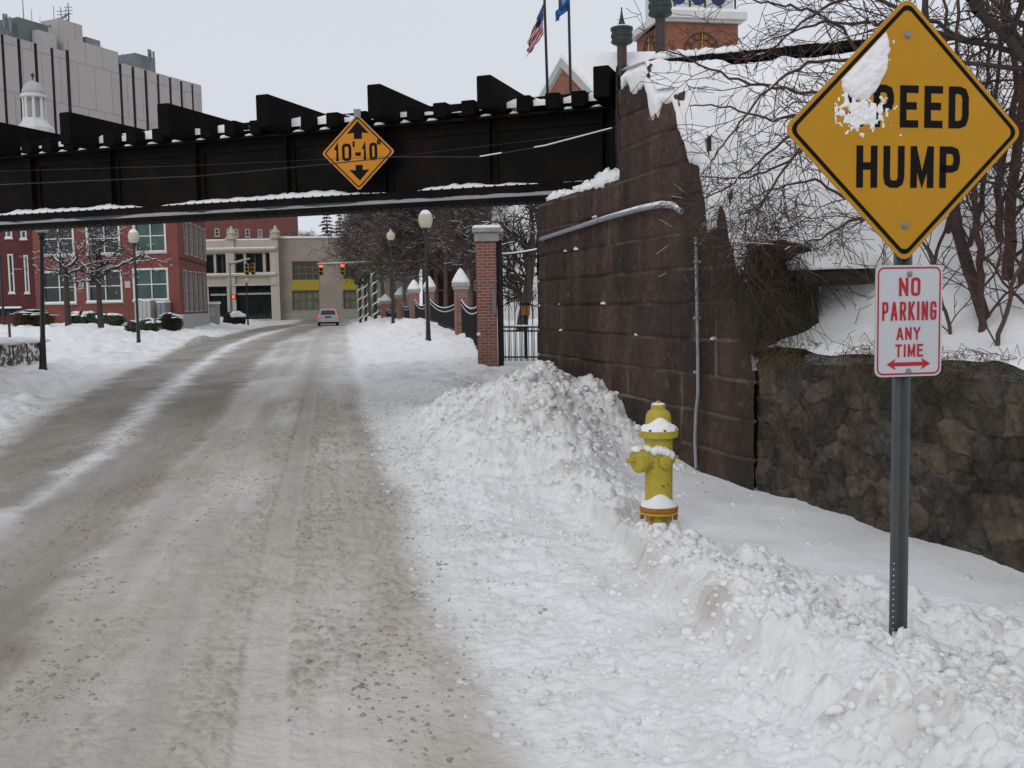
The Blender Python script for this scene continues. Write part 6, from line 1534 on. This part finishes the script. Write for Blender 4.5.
# low stone wall with iron rail at the left
la = gnd(46, 358, .25); lb_ = at(-70, 366, 20.5)
LW = Facade(lb_[:2], la[:2])
lw = empty('garden_wall', (*la[:2], .1), 'low snowy fieldstone garden wall at the left edge beside the leaning lamp', 'wall')
zt1 = topz(la[0], la[1], 340); zt0 = topz(*at(0, 350, 20)[:2], 349)
def lwtop(S): return np.interp(S, [0, LW.L], [.95, zt1])
sheet('masonry', LW.A, LW.d, LW.L, -.1, 1.4, lwtop, rub_depth, lambda S, Z: rub_col(S, Z)*2.2+(ss(.0, .3, fbm(S, Z*1.5, .16, 4, 77))[..., None]*.65), m_rubble, lw, .03)
b = MB(); b.hexa([LW.p(0, -.1, -.04), LW.p(LW.L, -.1, -.04), LW.p(LW.L, -.1, -.4), LW.p(0, -.1, -.4), LW.p(0, .93, -.04), LW.p(LW.L, zt1-.02, -.04), LW.p(LW.L, zt1-.02, -.4), LW.p(0, .93, -.4)]); b.build('core', m_cap, lw)
b = MB()
for k in range(26):
    f = k/25; q = LW.p(f*LW.L, .93*(1-f)+(zt1-.02)*f, -.2); b.blob(q, .4, .22, .07+.08*random.random(), k, .15, 10, 6)
b.build('snow_cap', m_snow, lw, True)
b = MB(); b.tube(LW.p(0, .93, .06), LW.p(LW.L, zt1-.05, .06), .022, .022, 6)
for k in range(7): f = (k+.3)/7; zz = 1.0*(1-f)+(zt1-.05)*f; b.tube(LW.p(f*LW.L, zz-.45, .07), LW.p(f*LW.L, zz, .06), .018, .018, 6)
b.build('rail', m_fence, lw)
p = at(9.5, 331, 36); b = MB(); b.tube((p[0], 36, p[2]-.4), (p[0], 36, topz(p[0], 36, 312)), .045, .045, 8); r = b.build('marker_post', m_brickd); tag(r, 'short reddish marker post in the snow before the dark brick hall', 'post')

# ---- right hand side: tree and saplings above the low wall
def ctrl(pts, Y0, Y1): 
    n = len(pts); return [at(p[0], p[1], Y0+(Y1-Y0)*i/(n-1)) for i, p in enumerate(pts)]
def limb(out, pts, r0, r1, rnd, kids=1.0, L=.55, lev=2, rmin=.0022, droop=0.0, spread=.85):
    # smooth the control line and grow twigs along it
    P = []; n = len(pts)
    for i in range(n-1):
        p0 = pts[max(0, i-1)]; p1 = pts[i]; p2 = pts[i+1]; p3 = pts[min(n-1, i+2)]
        for k in range(5):
            t_ = k/5; P.append(.5*((2*p1)+(-p0+p2)*t_+(2*p0-5*p1+4*p2-p3)*t_**2+(-p0+3*p1-3*p2+p3)*t_**3)+np.array([rnd.gauss(0, .008) for _ in range(3)]))
    P.append(pts[-1]); m_ = len(P)
    for i in range(m_-1):
        ra = r0+(r1-r0)*i/m_; rb = r0+(r1-r0)*(i+1)/m_; out.append((P[i], P[i+1], ra, rb, 5))
        if i > 1 and rnd.random() < kids:
            d = P[i+1]-P[i]; d /= np.linalg.norm(d); v = np.array([rnd.gauss(0, 1), rnd.gauss(0, .7), rnd.gauss(0, 1)]); v -= d*(v@d); v /= np.linalg.norm(v)
            grow(out, P[i], d*.8+v*spread+np.array([0, 0, -droop]), L*rnd.uniform(.5, 1.3), max(rmin, ra*.45), lev, rnd, .7, 4, 1, -droop*.5, .62, rmin, .14)
rnd = random.Random(5); out = []
tb_ = (3.25, 6.75); trunk = [np.array([3.25, 6.75, ez(3.25, 6.75)-.2]), at(957, 230, 6.8), at(948, 150, 6.85), at(935, 80, 6.9), at(925, 10, 7.0), at(930, -60, 7.1)]
L_ = [((940, 60), (905, 22), (880, 25), (859, 23), (802, 28), (763, 53), (735, 62)), ((935, 90), (870, 60), (835, 22), (800, 8), (760, 2), (715, -6)),
      ((945, 120), (880, 70), (838, 96), (809, 117), (767, 156), (724, 188), (681, 210)), ((940, 100), (860, 115), (820, 108), (775, 120), (730, 108), (690, 106)),
      ((950, 160), (880, 190), (848, 199), (813, 181), (770, 190), (749, 199)), ((945, 110), (870, 100), (800, 92), (740, 80), (690, 60), (640, 40)),
      ((955, 200), (890, 215), (850, 222), (815, 240), (785, 250)), ((940, 70), (880, 60), (820, 62), (770, 88), (735, 130), (712, 160)),
      ((948, 150), (870, 150), (820, 140), (780, 165), (740, 178), (700, 176)), ((930, 30), (870, -5), (830, 4), (790, 32), (765, 42)), ((945, 120), (860, 128), (800, 150), (765, 196), (740, 215)),
      ((930, 20), (975, 40), (1010, 20), (1040, 25)), ((940, 80), (985, 82), (1030, 78)), ((950, 140), (1000, 120), (1040, 128)), ((950, 160), (1000, 165), (1035, 150)), ((955, 190), (985, 180), (1024, 196))]
tr = []
for i in range(len(trunk)-1): tr.append((trunk[i], trunk[i+1], .045-.006*i, .039-.006*i))
for i, l in enumerate(L_): limb(out, ctrl([(a, c) for a, c in l], 6.9, 6.4+1.6*rnd.random()), .016, .004, rnd, .46, .42, 2, .0023, .04)
t = empty('bare_tree', tuple(trunk[0]), 'bare tree behind the signs whose thin branches sweep left over the snowy embankment', 'tree')
seg_mesh('trunk', tr, m_bark, t, 8); seg_mesh('branches', [o[:4] for o in out], m_barkr, t, 4)
seg_mesh('snow_cap', [(a+[0, 0, ra*.8], c+[0, 0, rb*.8], ra*.7, rb*.7) for a, c, ra, rb, lv in out if lv >= 1 and rnd.random() < .12], m_snow, t, 3)
# thick bough at the top right from a tree beyond the frame
out = []; P = [at(1090, 95, 6.3), at(1030, 60, 6.2), at(1000, 30, 6.1), at(975, 5, 6.0), at(955, -25, 6.0)]
t = empty('bare_tree', (4.6, 6.2, ez(4.6, 6.2)), 'thick dark bough entering at the top right corner above the diamond sign', 'tree')
limb(out, P, .045, .03, rnd, .7, .8, 2, .0035, 0); limb(out, [at(1030, 60, 6.2), at(1010, 20, 6.2), at(985, -10, 6.3)], .02, .01, rnd, .8, .5, 2, .003)
limb(out, [at(1040, 205, 6.3), at(1010, 190, 6.4), at(985, 160, 6.4), at(960, 150, 6.5)], .012, .006, rnd, .9, .4, 2, .003)
Q = [np.array(q) for q in ((4.75, 6.2, ez(4.75, 6.2)-.2), (4.72, 6.22, 2.2), (4.6, 6.25, 2.75), (4.35, 6.28, 3.0), (4.05, 6.3, 3.02))]+[P[0]]; R_ = [.11, .10, .085, .07, .06, .05]
tr = [(Q[i], Q[i+1], R_[i], R_[i+1]) for i in range(5)]; U_ = [np.array(q) for q in ((4.72, 6.22, 2.2), (4.85, 6.15, 3.2), (4.8, 6.05, 4.2), (5.0, 6.1, 5.2))]; tr += [(U_[i], U_[i+1], .085-.02*i, .065-.02*i) for i in range(3)]
limb(out, U_[1:], .05, .02, rnd, .9, .9, 2, .004)
seg_mesh('trunk', tr, m_bark, t, 10)
seg_mesh('branches', [o[:4] for o in out], m_bark, t, 4)
# saplings
sap = [(1006, 335, 7.0, 3.2, .042, .04), (1000, 330, 7.3, 2.9, .03, -.05), (983, 338, 6.6, 2.3, .026, -.2), (964, 325, 7.4, 2.2, .022, .2), (944, 318, 7.6, 2.4, .02, -.1), (1018, 330, 6.9, 2.6, .024, .2), (930, 322, 7.3, 1.8, .014, .1), (975, 322, 7.7, 2.6, .018, .05), (992, 345, 6.3, 1.7, .016, .25), (955, 335, 6.7, 1.5, .013, -.25), (1030, 345, 6.5, 2.6, .03, -.12)]
slab_ = ['thick reddish sapling right of the sign, the stoutest stem on the bank', 'sapling close behind the stoutest stem', 'sapling leaning left, right of the parking plate', 'thin sapling leaning right behind the diamond sign', 'thin sapling next to the sign post above the parking plate', 'sapling at the right edge leaning outward', 'thinnest sapling just right of the sign post', 'slender sapling between the leaning pair', 'short forked sapling nearest the low wall', 'short twiggy sapling right of the parking plate', 'sapling at the extreme right edge of the low wall']
for i, (px, py, Y, h_, r_, ln_) in enumerate(sap):
    x = at(px, py, Y)[0]; z = ez(x, Y)-.1; out = []; rn = random.Random(100+i)
    n = 5; pts = [np.array([x, Y, z])]
    for k in range(n): pts.append(pts[-1]+np.array([ln_*.22+rn.gauss(0, .05), rn.gauss(0, .05), h_/n]))
    limb(out, pts, r_, r_*.35, rn, .55, .55, 2, .0028, -.15, .8)
    main = [o for o in out if o[4] == 5]; tw_ = [o for o in out if o[4] != 5]
    t = empty('sapling', (x, Y, z), slab_[i], 'sapling', 'saplings on the embankment behind the signs'); seg_mesh('trunk', [o[:4] for o in main], m_barkr, t, 7); seg_mesh('branches', [o[:4] for o in tw_], m_barkr, t, 3)
# brambles and dry grass tangled over the stones
rn = random.Random(9); out = []
def bram(px, py, Y, n, L, droop, rm=.0022):
    for _ in range(n):
        x0 = px+rn.gauss(0, 22); p = at(x0, py+rn.gauss(0, 16), Y+rn.gauss(0, .12)); d = np.array([rn.gauss(-.2, 1), rn.gauss(-.3, .5), rn.gauss(.1, .7)])
        grow(out, p, d, L*rn.uniform(.5, 1.4), rm*1.3, 1, rn, .7, 5, 1, -droop, .6, rm, .22)
bram(740, 262, 7.7, 50, .42, .5); bram(775, 262, 7.6, 50, .42, .5); bram(808, 250, 7.6, 40, .4, .35); bram(760, 305, 7.5, 50, .36, .5); bram(715, 175, 8.1, 25, .4, .2); bram(770, 225, 7.7, 30, .4, .1); bram(730, 215, 8.0, 25, .4, .3)
o = seg_mesh('bramble', [o[:4] for o in out], mat('bramble stems', (.06, .045, .032), .9, .4, .2), None, 3); tag(o, 'tangled leafless brambles hanging over the mossy stone beside the abutment', 'brambles', kind='stuff')
out = []
for i in range(1500):
    Yw = rn.uniform(4.2, 7.9); d0 = rn.uniform(-.06, .12); x, y = wallpt(Yw, d0)
    if fbm(np.array([Yw]), np.array([0.]), .5, 2, 8)[0] < -.1: continue
    L1 = rn.uniform(.05, .16); p = np.array([x, y, 1.16+rn.uniform(-.06, .12)]); d = np.array([-.8+rn.gauss(0, .5), rn.gauss(0, .6), rn.gauss(.1, .6)]); q = p+d*L1*.5; out.append((p, q, .0022, .0018)); out.append((q, q+np.array([d[0]*.4, d[1]*.4, -.7])*L1*.6, .0018, .001))
for i in range(260):
    x = rn.uniform(1.9, 5.5); y = rn.uniform(5.2, 12.5); 
    if (x+.31*y-4.4) < .15: continue
    z = ez(x, y); p = np.array([x, y, z-.02]); d = np.array([rn.gauss(0, .5), rn.gauss(0, .5), 1]); l = rn.uniform(.08, .3); q = p+d*l*.5; out.append((p, q, .003, .0025)); out.append((q, q+(d+np.array([rn.gauss(0, .6), rn.gauss(0, .6), -.4]))*l*.4, .0025, .0015))
o = seg_mesh('dry_grass', out, m_twig, None, 3); tag(o, 'dry brown grass and weeds poking out of the snow along the low wall top', 'grass', kind='stuff')
# ------------------------------------------------------------------ light
W = bpy.data.worlds.new('World'); SC.world = W; W.use_nodes = True; nt = W.node_tree; N = nt.nodes; L = nt.links
bg = N['Background']; bg.inputs['Strength'].default_value = .1
sky = N.new('ShaderNodeTexSky'); sky.sky_type = 'NISHITA'; sky.sun_disc = False
sky.sun_elevation = math.radians(32); sky.sun_rotation = math.radians(200)
tc = N.new('ShaderNodeTexCoord'); nz_ = N.new('ShaderNodeTexNoise'); nz_.inputs['Scale'].default_value = 1.6; nz_.inputs['Detail'].default_value = 4
L.new(tc.outputs['Generated'], nz_.inputs['Vector'])
cr = N.new('ShaderNodeMix'); cr.data_type = 'RGBA'; L.new(nz_.outputs['Fac'], cr.inputs[0])
cr.inputs[6].default_value = (6.75, 7.05, 7.7, 1); cr.inputs[7].default_value = (7.25, 7.5, 8.05, 1)
mx = N.new('ShaderNodeMix'); mx.data_type = 'RGBA'; mx.inputs[0].default_value = .93      # thick cloud over the clear sky
L.new(sky.outputs[0], mx.inputs[6]); L.new(cr.outputs[2], mx.inputs[7]); L.new(mx.outputs[2], bg.inputs['Color'])
sl = bpy.data.lights.new('sun', 'SUN'); sl.energy = .6; sl.angle = math.radians(25); sl.color = (1, .97, .93)
so = bpy.data.objects.new('sun', sl); COL.objects.link(so)
so.rotation_euler = (math.radians(58), 0, math.radians(-20)); so.location = (0, 0, 30)
SC.view_settings.view_transform = 'Standard'; SC.view_settings.look = 'None'; SC.view_settings.exposure = 0; SC.view_settings.gamma = 1
SC.view_settings.use_curve_mapping = False
